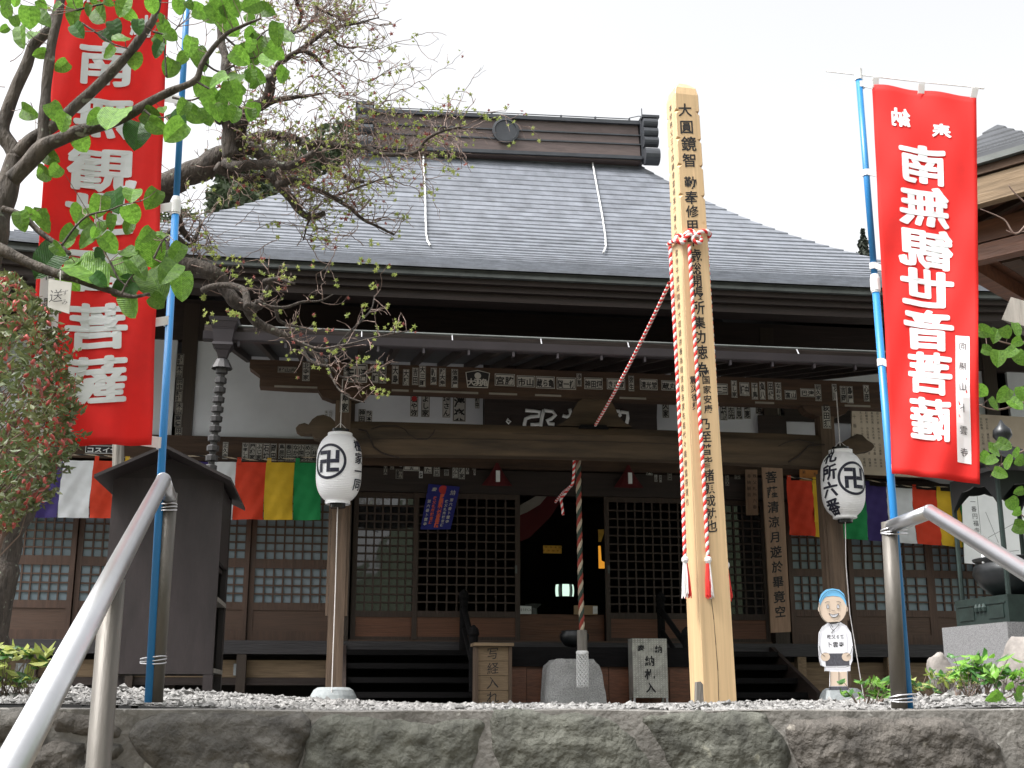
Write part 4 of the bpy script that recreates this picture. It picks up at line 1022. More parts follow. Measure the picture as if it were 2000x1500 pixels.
# ================================================================= memorial post with red and white cords
MY = 9.0; mb0 = P(1394,1378,MY); RZM = radians(14)
mp = empty('memorial_post', (mb0.x, mb0.y, 0), RZM); LEAN = radians(-.8); mp.rotation_euler = (0, LEAN, RZM); tag(mp, 'tall pale squared timber post with brushed characters rising in front of the roof', 'memorial post')
HT = P(1340,186,MY).z
def mw(z): return .124-.026*(max(0,z)/HT)**1.3
def msec(z, c, inset=0): h = mw(z)-inset; return [(-h+c,-h,z),(h-c,-h,z),(h,-h+c,z),(h,h-c,z),(h-c,h,z),(-h+c,h,z),(-h,h-c,z),(-h,-h+c,z)]
zs = [(-.05,.004),(0,.004)]; zn = [P(1340,v,MY).z for v in (470,392,334,283,229)]
for z in [zn[0]*.5]+[]: zs.append((z,.004))
for z in zn[1:]: zs += [(z-.03,.004),(z,.034),(z+.012,.004)]
zs += [(HT-.05,.006)]
m_ = MB(); prev = None
for z, c in zs:
    r = msec(z, c)
    if prev:
        for k in range(8): m_.add([prev[k],prev[(k+1)%8],r[(k+1)%8],r[k]], [(0,1,2,3)])
    prev = r
for z, ins in ((HT+.015,.012),(HT+.065,.05),(HT+.085,.082)):
    r = msec(z, .006, ins)
    for k in range(8): m_.add([prev[k],prev[(k+1)%8],r[(k+1)%8],r[k]], [(0,1,2,3)])
    prev = r
m_.add(prev, [tuple(range(8))])
shaft = m_.build('shaft', MT['pale_wood'], mp)
MI = (Matrix.Translation(mp.location) @ Matrix.Rotation(RZM, 4, 'Z') @ Matrix.Rotation(LEAN, 4, 'Y')).inverted()
def front(u, v, off=.0025):
    """point of the front face of the post seen at the pixel"""
    a = MI @ Vector((0,0,ZC)); b = MI @ P(u,v,MY); d = b-a; y = -.11
    for _ in range(3):
        t = (y-a.y)/d.y; p = a+d*t; y = -mw(p.z)
    return p.x, p.z
def fpt(a, b): return (a, -mw(b)-.0022, b)
tx = MB()
col = [('大',1338,215,.125),('圓',1341,248,.125),('鏡',1345,281,.13),('智',1347,313,.125),('勤',1349,357,.115),('奉',1350,386,.115),('修',1352,413,.11),('甲',1352,441,.105),('午',1354,470,.10),('歳',1357,499,.11),('総',1358,525,.11),('開',1359,549,.11),
  ('帳',1361,573,.11),('所',1363,601,.11),('集',1365,630,.11),('功',1366,658,.115),('徳',1368,688,.12),('為',1371,722,.12)]
col += [(c,1379+i*1.4,742+i*19,.068) for i,c in enumerate('国家安康')]+[(c,1355+i*1.4,742+i*17,.062) for i,c in enumerate('震災復興')]
col += [(c,1377+i*1.6,828+i*25,.092) for i,c in enumerate('乃至普皆諸願成就也')]
for c, u, v, s in col:
    a, b = front(u, v); tx = MB(); write(tx, c, a, b, s, fpt, 0, bold=.016, jit=.05, shear=.10); tx.build('brushed_character', MT['ink'], shaft)
sd_ = MB(); txt = '奉修秩父三十四観音霊場第六番札所卜雲寺午歳総開帳大塔婆供養為檀信徒各家先祖代々諸精霊菩提也'
for i, c in enumerate(txt):
    z = P(1305,215,MY).z-.072*i; V, Fc = glyph(c, -.008 if False else 0.0); s = .058
    sd_.add([(-mw(z+q*s)-.0022, .01-p*s, z+q*s) for p, q in V], Fc)
tag(sd_.build('side_characters', MT['ink'], shaft), kind='stuff')
ck = MB(); pts = [front(u,v) for u,v in ((1388,1160),(1394,1210),(1398,1260),(1402,1310),(1404,1376))]
for (x0,z0),(x1,z1) in zip(pts, pts[1:]): ck.add([(x0-.0015,-mw(z0)-.001,z0),(x0+.0015,-mw(z0)-.001,z0),(x1+.003,-mw(z1)-.001,z1),(x1-.002,-mw(z1)-.001,z1)], [(0,3,2,1)])
ck.build('drying_crack', MT['dark_z'], shaft)
wd = MB().prism([(-.028,0),(.028,0),(.022,.17),(.005,.19),(-.022,.185)], -.022, .022)
o = wd.build('wooden_wedge', MT['grey_wood'], mp); o.location = (-.155,-.10,-.01); o.rotation_euler = (0,radians(3),0)
# cord knotted round the post with three tasselled ends
rc = empty('tasselled_cord', (mb0.x, mb0.y, 0), RZM); rc.rotation_euler = (0, LEAN, RZM); tag(rc, 'red and white twisted cord knotted round the pale post, three tasselled ends hanging', 'cord')
ZK = P(1345,474,MY).z; h = mw(ZK)+.016
CM = [MT['cord_red'], MT['cord_white']]
lp = MB(); lp.rope(smooth([(-h,-h*.9,ZK-.05),(-h*.4,-h-.004,ZK+.045),(0,-h-.006,ZK+.02),(h*.6,-h-.004,ZK+.05),(h,-h*.9,ZK+.035),(h+.004,0,ZK+.01),(h,h,ZK+.02),(0,h+.004,ZK+.03),(-h,h,ZK+.01),(-h-.004,0,ZK),(-h,-h*.9,ZK-.05)], 8), .017, (0,1), 95, 10, .009)
lp.rope(smooth([(-h,-h*.9,ZK-.06),(-h*.6,-h-.02,ZK-.01),(-h*.2,-h-.01,ZK+.02),(.0,-h-.03,ZK),(h*.2,-h-.012,ZK+.03)], 8), .017, (0,1), 95, 10, .009)
lp.build('knotted_loop', CM, rc, smooth=True)
for (cx0,cy0) in ((-h-.004,-h*.95),(0,-h-.02)):
    k_ = MB(); k_.rope([(cx0+.035*cos(a), cy0+.02*sin(a)*.6-.005, ZK-.03+.035*sin(a)) for a in [i*.35 for i in range(19)]], .016, (0,1), 95, 10, .009); k_.build('knot', CM, rc, smooth=True)
def cord_pts(pix, side):
    out = []
    for u, v in pix:
        a = MI @ Vector((0,0,ZC)); b = MI @ P(u,v,MY); d = b-a; y = {0:-mw(2)-.01,1:-mw(2)-.02,2:-mw(2)*.3}[side]; t = (y-a.y)/d.y; p = a+d*t; out.append(p)
    return out
def tassel(p, L, par, m2):
    t_ = MB(); n = 46
    for i in range(n):
        a = R.uniform(0,6.28); r = sqrt(R.random())*.030; q = Vector((p.x+cos(a)*r*.35, p.y+sin(a)*r*.35, p.z)); e = Vector((p.x+cos(a)*r*1.25, p.y+sin(a)*r*.8, p.z-L*R.uniform(.85,1.05)))
        t_.tube([q, q.lerp(e,.5)+Vector((R.uniform(-.004,.004),0,0)), e], [.006,.0055,.0035], 4, (0 if cos(a+m2) > .1 else 1))
    t_.lathe([(.012,.03),(.024,.02),(.026,.0),(.016,-.02)], 12, p, 0)
    return t_.build('tassel', [MT['cord_white'], MT['cord_red']], par)
for side, pix, tl_ in ((0,[(1309,482),(1313,560),(1320,680),(1326,800),(1332,920),(1338,1095)],.26),(1,[(1346,478),(1350,540),(1357,660),(1366,800),(1374,930),(1383,1095)],.26),(2,[(1386,476),(1391,600),(1399,760),(1407,900),(1414,1020),(1420,1106)],.25)):
    pp = cord_pts(pix, side)
    if side == 2: pp = [Vector((mw(p.z)+.012, -.05, p.z)) for p in pp]
    c_ = MB().rope(smooth(pp,5), .0145, (0,1), 95, 10, .009).build('hanging_cord', CM, rc, smooth=True)
    tassel(pp[-1], tl_, c_, {0:2.6,1:0,2:9.4}[side] if side < 2 else 3.0)
# cord leading from the post into the hall
gc0 = P(1308,552,MY-.02); gx, gz = tl(1158,826,YP); gx2, gz2 = tl(1121,906,YP+.16)
a = gc0; b = T2W(gx, YP-.085, KZ1+.015)
q = [a.lerp(b, t)-Vector((0,0,.10*4*t*(1-t)*.4)) for t in [i/10 for i in range(11)]]
qd = [T2W(fx(u,v,y), y, tl(u,v,y)[1]) for u,v,y in ((1122,880,-2.3),(1121,910,-2.3),(1119,942,-2.2),(1112,952,-2.1),(1100,962,-1.8),(1085,980,-1.5))]
tag(MB().rope(q, .014, (0,1), 105, 10, .009).build('guide_cord', CM, smooth=True), 'thin red and white cord stretched from the pale post over the porch beam', 'cord')
tag(MB().rope(smooth(qd,4), .014, (0,1), 105, 10, .009).build('guide_cord', CM, smooth=True), 'thin red and white cord hanging from under the porch beam into the doorway', 'cord')
ge = [T2W(fx(u,v,y), y, tl(u,v,y)[1]) for u,v,y in ((1112,952,-2.0),(1095,975,-2.0),(1098,990,-2.0),(1100,1006,-2.0))]
tag(MB().rope(ge, .014, (0,1), 105, 10, .009).build('loose_cord_end', CM, smooth=True), 'short loose end of red and white cord dangling in the open doorway', 'cord')

# ================================================================= bell rope, stone, boxes before the doors
yb = -2.22; br = empty('bell_rope', T2W(0,0,0), AL); tag(br, 'thick green, cream and red bell rope hanging with a wooden grip and white netting', 'bell rope')
pp = [(fx(u,v,yb), yb, tl(u,v,yb)[1]) for u,v in ((1129,880),(1130,950),(1132,1050),(1134,1150),(1137,1240))]
MB().rope(smooth(pp,6), .027, (0,1,2), 32, 18, .014, .22, 2).build('rope', [MT['cord_green'],MT['cord_cream'],MT['cord_brown']], br, smooth=True)
gx_, gz_ = tl(1137,1254,yb)
MB().lathe([(.045,-.11),(.048,-.1),(.048,.1),(.045,.11)], 6, (gx_,yb,gz_)).build('wooden_grip', MT['grey_wood'], br)
nt_ = MB(); z0, z1 = gz_-.42, gz_-.10
for k in range(10):
    for sg in (-1,1):
        nt_.tube([((gx_+.056*cos(a+sg*t*5)*(1-.1*abs(t-.5))), yb+.056*sin(a+sg*t*5), z1+(z0-z1)*t) for a in (2*pi*k/10,) for t in [i/14 for i in range(15)]], .0045, 5)
nt_.lathe([(.05,z1-.02),(.06,z1-.01),(.06,z1+.01),(.05,z1+.02)], 12, (gx_,yb,0))
nt_.build('woven_net', MT['white_rope'], br, smooth=True)
def on_temple(name, label, cat, y, **kw): return tag(empty(name, T2W(0,y,0), AL), label, cat, **kw)
ys_ = -1.98; st = on_temple('granite_block', 'rough grey granite block standing under the bell rope', 'stone block', ys_)
bt = [tl(u,v,ys_) for u,v in ((1068,1378),(1186,1378),(1169,1287),(1075,1284))]
m_ = MB(); nn = 9; V = {}
def gp(i, j, k):
    a, b, c = i/nn, j/nn, k/nn
    x = (bt[0][0]+(bt[1][0]-bt[0][0])*a)*(1-c)+(bt[3][0]+(bt[2][0]-bt[3][0])*a)*c; z = -.02+(bt[2][1]+.02)*c; y = -.02+.42*b-.04*c*(1-2*b)*0
    r = .012*mnoise.noise((x*9,y*9,z*9)); rd_ = .03*((2*a-1)**8*(2*c-1)**8 if c > .5 else 0)
    return (x+r-rd_*(2*a-1), y+r, z+r*.6-rd_)
for F_ in ('x0','x1','y0','y1','z1'):
    for i in range(nn):
        for j in range(nn):
            qs = {'x0':[(0,j+1,i),(0,j,i),(0,j,i+1),(0,j+1,i+1)],'x1':[(nn,j,i),(nn,j+1,i),(nn,j+1,i+1),(nn,j,i+1)],'y0':[(i,0,j),(i+1,0,j),(i+1,0,j+1),(i,0,j+1)],'y1':[(i+1,nn,j),(i,nn,j),(i,nn,j+1),(i+1,nn,j+1)],'z1':[(i,j,nn),(i+1,j,nn),(i+1,j+1,nn),(i,j+1,nn)]}[F_]
            m_.add([gp(*q) for q in qs], [(0,1,2,3)])
m_.build('stone', MT['block_granite'], st)
yo = -1.52; sb = on_temple('offering_box', 'long dark offering box in front of the open doorway behind the granite block', 'offering box', yo)
xa, xb = fx(985,1330,yo), fx(1352,1330,yo)
MB().box(xa, xb, 0, .4, fz(1302,yo,1150), fz(1264,yo,1150)).build('top_frame', MT['black_wood'], sb)
nb = 9
for i in range(nb): ubox('front_board', 'red_panel', sb, xa+.02+(xb-xa-.04)*i/nb+.003, xa+.02+(xb-xa-.04)*(i+1)/nb-.003, .03+.006*(i%2), .06, -.02, fz(1302,yo,1150)-.001)
x, z = tl(1122, 1264, -1.35); pot = MB().lathe([(.02,0),(.10,.02),(.145,.08),(.15,.13),(.13,.15),(.135,.165),(.115,.17),(.11,.14)], 28, cap=True)
tag(pot.build('iron_bowl', MT['iron'], None, True, T2W(x,-1.35,fz(1264,yo,1150)+.001-.0)), 'black iron bowl behind the granite block', 'bowl')
yk = -1.85
bx = on_temple('wooden_letter_box', 'old wooden box with three brushed characters standing left of the granite block', 'box', yk)
xa, xb = fx(928,1310,yk), fx(1000,1310,yk); zt = fz(1262,yk,960)
for x0_, x1_ in ((xa,xa+.032),(xb-.032,xb)): ubox('side_board', 'wood_z', bx, x0_, x1_, 0, .22, -.02, zt)
MB().box(xa-.02, xb+.015, -.03, .25, zt+.001, zt+.032).build('lid', MT['old_board'], bx)
for i in range(4): ubox('front_board', 'old_board', bx, xa+.033, xb-.033, .02, .04, zt*i/4+.001, zt*(i+1)/4-.003)
tx = MB()
for c, v in (('写',1276),('経',1305),('入',1333),('れ',1362)): x, z = tl(963,v,yk); tx = MB(); write(tx, c, x, z, .12, lambda a,b: (a,.0185,b), 0, bold=.0, jit=.06, shear=.1); tx.build('brushed_character', MT['ink'], bx)
cx2 = on_temple('metal_slip_box', 'shiny checker-plate metal box with black characters standing right of the granite block', 'box', yk)
xa, xb = fx(1236,1310,yk), fx(1304,1310,yk); zb_, zt = fz(1363,yk,1270), fz(1247,yk,1270)
MB().box(xa, xb, 0, .18, zb_, zt).build('box_body', MT['checker'], cx2)
for x in (xa+.012, xb-.012):
    for y in (.015,.165): ubox('leg', 'wire', cx2, x-.01, x+.01, y-.01, y+.01, -.02, zb_-.001)
tr_ = MB(); nx_, nz_ = 13, 28
for i in range(nx_):
    for j in range(nz_):
        x = xa+(xb-xa)*(i+.5)/nx_; z = zb_+(zt-zb_)*(j+.5)/nz_; a = pi/4 if (i+j) % 2 else -pi/4; dx, dz = .0095*cos(a), .0095*sin(a); px_, pz_ = -.0035*sin(a), .0035*cos(a)
        tr_.add([(x-dx,-.0005,z-dz),(x+px_,-.0005,z+pz_),(x+dx,-.0005,z+dz),(x-px_,-.0005,z-pz_),(x,-.004,z)], [(1,0,4),(2,1,4),(3,2,4),(0,3,4)])
tag(tr_.build('raised_tread', MT['tread'], cx2), kind='stuff')
tx = MB()
for c, u, v, s in (('奉',1252,1267,.075),('納',1286,1268,.075),('納',1269,1291,.10),('札',1269,1317,.105),('入',1271,1343,.10)): x, z = tl(u,v,yk); tx = MB(); write(tx, c, x, z, s, lambda a,b: (a,-.0055,b), 0, bold=.025); tx.build('brushed_character', MT['ink'], cx2)

# ================================================================= boards, notices, cloths on the front
yh = -.42; hb = on_temple('hanging_sign_board', 'tall narrow brown board of brushed characters leaning right of the lattice doors', 'sign board', yh)
c4 = [tl(u,v,yh) for u,v in ((1506,1236),(1545,1234),(1528,912),(1488,912))]
MB().prism(c4, 0, .03).build('board', MT['tan_board'], hb)
tx = MB()
for i, c in enumerate('菩薩清涼月遊於畢竟空'): x, z = tl(1506+i*2.0, 932+i*29.2, yh); tx = MB(); write(tx, c, x, z, .135, lambda a,b: (a,-.0018,b), 0, bold=.022, jit=.05, shear=.12); tx.build('brushed_character', MT['ink'], hb)
y2 = -.12; b2 = on_temple('small_hanging_board', 'small tan wooden tablet of writing hung left of the tall brown board', 'sign board', y2)
c4 = [tl(u,v,y2) for u,v in ((1458,1006),(1481,1006),(1479,917),(1456,917))]; MB().prism(c4, 0, .018).build('board', MT['tan_board'], b2)
tx = MB()
for k, (u, t) in enumerate(((1463,'奉納観音'),(1474,'秩父札所六番'))):
    for i, c in enumerate(t): x, z = tl(u, 930+i*12, y2); write(tx, c, x, z, .05, lambda a,b: (a,-.0018,b), 0, bold=.0)
tx.build('written_characters', MT['ink'], b2)
y3 = -.2; op_ = on_temple('orange_notice', 'orange paper notice pasted above the red end of the right curtain', 'notice', y3)
c4 = [tl(u,v,y3) for u,v in ((1562,946),(1606,948),(1606,917),(1562,915))]; MB().prism(c4, 0, .01).build('paper', MT['orange_paper'], op_)
tx = MB()
for u, v, c in ((1570,922,'第'),(1571,934,'三'),(1592,926,'札'),(1600,936,'所')): x, z = tl(u,v,y3); write(tx, c, x, z, .045, lambda a,b: (a,-.0018,b), 0, bold=.0)
tx.build('written_characters', MT['ink'], op_)
y4 = -.55; nb_ = on_temple('large_notice_board', 'wide beige board of tiny handwriting behind the right lantern and red banner', 'notice board', y4)
c4 = [tl(u,v,y4) for u,v in ((1664,925),(2010,945),(2010,815),(1664,794))]; MB().prism(c4, 0, .03).build('board', MT['paper_board'], nb_)
tx = MB(); KAN = '奉納秩父観音霊場札所山寺三十四番心経講中年月日世話人村町石田川大小上下東西南北'
for r0 in range(4):
    for k in range(24):
        x0, z0 = c4[0][0]+.16+k*.068, c4[3][1]-.07-r0*.185-(k*.068)*.02
        if k % 9 == 8: continue
        for i in range(3 if r0 == 3 else 4): write(tx, R.choice(KAN), x0, z0-i*.037, .032, lambda a,b: (a,-.0018,b), 0, bold=0)
for i, c in enumerate('十番八幡'): write(tx, c, c4[0][0]+.075, c4[3][1]-.12-i*.11, .05, lambda a,b: (a,-.0018,b), 0, bold=0)
tag(tx.build('written_characters', MT['ink'], nb_), kind='stuff')
y5 = -.5; ms_ = on_temple('white_map_sheet', 'white printed map sheet hung behind the incense burner', 'notice', y5)
c4 = [tl(u,v,y5) for u,v in ((1884,1100),(2030,1110),(2030,975),(1878,958))]; MB().prism(c4, 0, .008).build('sheet', MT['white_ink'], ms_)
tx = MB()
for i, c in enumerate('一番円福寺'): x, z = tl(1900+i*2, 980+i*14, y5); write(tx, c, x, z, .07, lambda a,b: (a,-.0018,b), 0, bold=0)
for u0,v0,u1,v1 in ((1908,965,1920,1085),(1925,1000,1950,1060),(1930,1050,1985,1020),(1940,1080,1990,1075)):
    a, b = tl(u0,v0,y5), tl(u1,v1,y5); tx.tube([(a[0],-.001,a[1]),(b[0],-.001,b[1])], .002, 4)
tx.build('printed_lines', MT['ink'], ms_)
yB = -.09; bb = on_temple('blue_cloth_banner', 'dark blue cloth banner with orange lettering hung on the left lattice door', 'banner', yB)
c4 = [tl(u,v,yB) for u,v in ((821,1034),(880,1034),(898,951),(837,945))]
m_ = MB(); n = 8
for j in range(n+1):
    for i in range(n+1):
        a, b = i/n, j/n; p0 = Vector(c4[0]).lerp(Vector(c4[1]),a); p1 = Vector(c4[3]).lerp(Vector(c4[2]),a); p = p0.lerp(p1,b); m_.v.append((p.x, .006*sin(a*6), p.y))
for j in range(n):
    for i in range(n): k = j*(n+1)+i; m_.f.append((k,k+1,k+n+2,k+n+1)); m_.m.append(0)
m_.build('cloth', MT['blue_cloth'], bb, smooth=True)
def bq(a, b): p = Vector(c4[0]).lerp(Vector(c4[1]),a).lerp(Vector(c4[3]).lerp(Vector(c4[2]),a),b); return (p.x, .006*sin(a*6)-.003, p.y)
tx = MB()
def bput(ch, a, b, s, mi, bold=.02):
    V, Fc = glyph(ch, bold); x0, y0, z0 = bq(a,b); tx.add([(x0+p*s+q*s*.22, y0, z0+q*s) for p,q in V], Fc, mi)
for i, c in enumerate('南無聖観世音菩薩'): bput(c, .5, .76-i*.095, .052, 1, .03)
bput('奉',.22,.88,.06,0); bput('納',.82,.85,.06,0)
for i, c in enumerate('第六番卜雲寺'): bput(c, .83, .68-i*.10, .04, 0); bput(c, .12, .62-i*.10, .04, 0)
for i, c in enumerate('秩父札所観音講'): bput(c, .68, .64-i*.09, .036, 0); bput(c, .29, .70-i*.09, .04, 1)
x0,y0,z0 = bq(.5,.90); tx.add([(x0+.05*cos(2*pi*k/16), y0, z0+.05*sin(2*pi*k/16)) for k in range(16)], [tuple(range(16))], 2)
tx.build('printed_lettering', [MT['slip'], MT['orange_ink'], MT['red_dot']], bb)
for (u, lab) in ((971,'red cloth pouch with a white tag hung left of the open doorway'), (1228,'red cloth pouch with a white tag hung right of the open doorway')):
    yp_ = -.16; x, z = tl(u, 926 if u < 1000 else 930, yp_); r_ = on_temple('red_cloth_pouch', lab, 'pouch', yp_, group='red cloth pouches above the doorway')
    m_ = MB(); prof = [(.015,.13),(.03,.09),(.09,-.02),(.16,-.12),(.165,-.13)]; n = 20; V = []
    for r, zz_ in prof:
        for k in range(n): rr = r*(1+.12*sin(k*2*pi*5/n)); V.append((x+rr*cos(2*pi*k/n), rr*.3*sin(2*pi*k/n), z+zz_))
    m_.add(V, [(i*n+k, i*n+(k+1)%n, (i+1)*n+(k+1)%n, (i+1)*n+k)[::-1] for i in range(4) for k in range(n)]); m_.build('cloth', MT['tea_red'], r_, smooth=True)
    MB().box(x-.022, x+.024, -.066, -.064, z-.10, z+.03).build('tag', MT['white_ink'], r_)

# ================================================================= things seen through the open doorway
yi = 1.7
gp_ = on_temple('gilt_name_plate', 'small gilt carved plate glinting in the dark doorway', 'plate', yi)
x, z = tl(1079,1073,yi); m_ = MB(); m_.box(x-.12,x+.12,0,.02,z-.05,z+.05)
for i in range(8): m_.lathe([(.004,0),(.016,.004),(.02,.02)], 8, (x-.105+i*.03,-.01,z-.03+.045*(i%2)))
m_.build('carved_plate', MT['gold'], gp_)
ll = on_temple('lit_paper_lamp', 'small glowing barrel lamp inside the dark doorway', 'lamp', yi)
x, z = tl(1102,1154,yi)
for a0, a1 in ((-75,-48),(-22,22),(48,75)):
    m_ = MB(); V = []
    for zz_ in (-.075,-.04,0,.04,.075):
        for k in range(5): a = radians(a0+(a1-a0)*k/4); r = .125-.5*zz_*zz_*3; V.append((x+r*sin(a), -r*cos(a), z+zz_))
    m_.add(V, [(j*5+i,j*5+i+1,j*5+i+6,j*5+i+5) for j in range(4) for i in range(4)]); m_.build('glowing_panel', MT['lit'], ll, smooth=True)
MB().lathe([(.10,-.09),(.105,-.078),(.10,-.075),(.10,.075),(.105,.078),(.10,.09)], 20, (x,0,z)).build('lamp_frame', MT['black_ring'], ll)
go = on_temple('gilt_hanging_ornament', 'gilt hanging ornament just inside the right edge of the doorway', 'ornament', 1.0)
x, z = tl(1172,1060,1.0)
MB().prism([tl(u,v,1.0) for u,v in ((1169,1066),(1173,1066),(1175,1095),(1184,1099),(1184,1110),(1170,1110))], 0, .02).build('pendant', MT['glow_gold'], go)
MB().prism([tl(u,v,1.0) for u,v in ((1168,1034),(1180,1034),(1180,1040),(1174,1058),(1169,1058))], 0, .02).build('pendant_top', MT['gold'], go)
for nm, lab, y, c4_, mm in (('inner_drape','pale lilac drape swagged across the top left of the doorway',.5,((1010,1008),(1030,1000),(1055,985),(1080,955),(1086,945),(1078,945),(1045,970),(1010,990)),'slip_pale'),
                     ('inner_drape','dark red drape hanging below the pale swag in the doorway',.7,((1010,1060),(1035,1050),(1075,1010),(1098,975),(1098,940),(1084,948),(1050,985),(1010,1003)),'tea_red')):
    o = tag(empty(nm, T2W(0,y,0), AL), lab, 'drape'); pl_ = [tl(u,v,y) for u,v in c4_]; MB().prism(pl_, 0, .02).build('cloth', MT[mm], o)
lb = on_temple('candle_label', 'small white lettered label standing on the doorway sill', 'label', .1)
c4 = [tl(u,v,.1) for u,v in ((1016,1199),(1038,1199),(1038,1184),(1016,1183))]; MB().prism(c4, 0, .02).build('card', MT['white_ink'], lb)
tx = MB()
for i, c in enumerate('ろうそく入'): x, z = tl(1018+i*4.4,1191,.1); write(tx, c, x, z, .034, lambda a,b: (a,-.002,b), 0, sx=.8, bold=0)
tx.build('lettering', MT['ink'], lb)
gs = on_temple('grey_stand', 'small grey flared stand beside the white label on the sill', 'stand', .14)
x, z = tl(1044,1190,.14); MB().lathe([(.05,-.06),(.045,.02),(.09,.055),(.095,.065)], 14, (x,.1,z)).build('stand', MT['verdigris'], gs)
xb_ = on_temple('cardboard_box', 'small brown cardboard box on the doorway sill behind the bell rope', 'box', .1)
c4 = [tl(u,v,.1) for u,v in ((1122,1200),(1167,1201),(1167,1183),(1122,1182))]; MB().prism(c4, 0, .05).build('carton', MT['card'], xb_)
MB().prism([tl(u,v,.1) for u,v in ((1158,1199),(1167,1199),(1167,1184),(1158,1184))], -.004, -.001).build('white_label', MT['white_ink'], xb_)

# ================================================================= cut-out board of a little monk
YM = 7.5; mk = empty('monk_cutout', P(1637,1352,YM)); mk.location.z = 0; tag(mk, 'flat painted cut-out of a small monk in a white robe holding a lettered sign', 'cut-out sign')
o_ = mk.location
def mpx(pts): return [((P(u,v,YM).x-o_.x), P(u,v,YM).z) for u,v in pts]
def ell(cu, cv, ru, rv, n=28, a0=0, a1=360): return [(cu+ru*cos(radians(a0+(a1-a0)*i/n)), cv-rv*sin(radians(a0+(a1-a0)*i/n))) for i in range(n+1 if a1-a0 < 360 else n)]
def flat(name, pts, layer, m, parent):
    poly = mpx(pts); ar = sum(poly[i][0]*poly[(i+1)%len(poly)][1]-poly[(i+1)%len(poly)][0]*poly[i][1] for i in range(len(poly)))
    if ar < 0: poly = poly[::-1]
    return MB().prism(poly, -.012-.0012*layer, -.0124-.0012*(layer-1)+.0002 if layer else .0, 0).build(name, MT[m], parent)
def line(mb, pts, w=.0035, layer=4):
    q = [(x, -.012-.0012*layer, z) for x, z in mpx(pts)]; mb.tube(q, w/2, 5)
body = [(1616,1216),(1606,1224),(1599,1236),(1598,1262),(1600,1290),(1603,1300),(1610,1303),(1610,1311),(1620,1311),(1620,1348),(1655,1348),(1654,1311),(1660,1311),(1660,1300),(1664,1290),(1665,1262),(1661,1236),(1652,1222),(1640,1215)]
bd = flat('board', body, 0, 'print_white', mk)
flat('head', ell(1626,1186,27,33), 0, 'skin', mk)
flat('shaven_scalp', [(1600,1184),(1599,1172),(1603,1160),(1612,1152),(1625,1149.5),(1638,1152),(1647,1160),(1651,1172),(1652,1184),(1646,1172),(1640,1166),(1626,1164),(1612,1166),(1606,1172)], 1, 'print_blue', mk)
for cu in (1600,1652): flat('ear', ell(cu,1190,3.5,5.5,12), 1, 'skin', mk)
for cu in (1615.5,1635.5): flat('eye', ell(cu,1185,2.2,3.8,14), 2, 'print_white', mk)
flat('smile', [(1618,1199),(1626,1201),(1637,1198.5),(1633,1204),(1628,1206),(1622,1204)], 2, 'print_white', mk)
ln = MB()
for cu in (1615.5,1635.5): line(ln, ell(cu,1185,2.4,4,14)+[(cu+2.4,1185)], .0022)
for pts in ([(1610,1178),(1614,1175.5),(1619,1176)],[(1632,1176),(1636,1175),(1641,1177)],[(1623,1192),(1626,1193.5),(1629,1192)],[(1617,1198.5),(1626,1201),(1638,1198)],[(1618,1199),(1622,1204.5),(1628,1206.5),(1634,1204),(1637,1198.5)],
            ell(1626,1186,27,33)+[(1653,1186)],[(1617,1217),(1622,1228),(1628,1233)],[(1640,1214),(1634,1224),(1622,1236)],[(1620,1216),(1625,1226)],[(1610,1303),(1620,1303),(1650,1303),(1660,1300)],[(1637,1312),(1637,1337)],
            [(1599,1262),(1602,1276),(1610,1282)],[(1664,1262),(1660,1276),(1652,1282)],body+[body[0]]): line(ln, pts, .0026)
ln.build('outline', MT['ink'], mk)
flat('dark_skirt', [(1610,1277),(1657,1277),(1658,1300),(1612,1301)], 1, 'print_dark', mk)
for cu in (1611,1652): flat('hand', ell(cu,1283,9,8.5,16), 2, 'skin', mk)
flat('legs', [(1621,1312),(1653,1312),(1654,1340),(1620,1340)], 1, 'skin', mk)
flat('sandals', [(1619,1341),(1655,1341),(1656,1348),(1618,1348)], 2, 'print_dark', mk)
sg_ = flat('held_sign', [(1606,1234),(1652,1234),(1654,1276),(1607,1276)], 2, 'print_white', mk)
tx = MB()
for i, c in enumerate('秩父６番'): (x, z), = mpx([(1618+i*8.6,1244)]); write(tx, c, x, z, .026, lambda a,b: (a,-.0152,b), 0, bold=.01)
for i, c in enumerate('卜雲寺'): (x, z), = mpx([(1619+i*11.5,1259)]); write(tx, c, x, z, .034, lambda a,b: (a,-.0152,b), 0, bold=.01)
tx.build('sign_lettering', MT['ink'], sg_)
zz0 = mpx([(1637,1348)])[0][1]
MB().hexa([(-.075,-.07,-.02),(.065,-.07,-.02),(.065,.06,-.02),(-.075,.06,-.02),(-.058,-.05,zz0),(.05,-.05,zz0),(.05,.04,zz0),(-.058,.04,zz0)]).build('base_block', MT['foot_stone'], mk)

# ================================================================= incense burner
IB = empty('incense_burner', P(1978,1330,6.6)); IB.location.z = 0; tag(IB, 'covered bronze incense burner on a grey granite pedestal at the right edge', 'incense burner')
ra = radians(-55); ca_, sa_ = cos(ra), sin(ra)
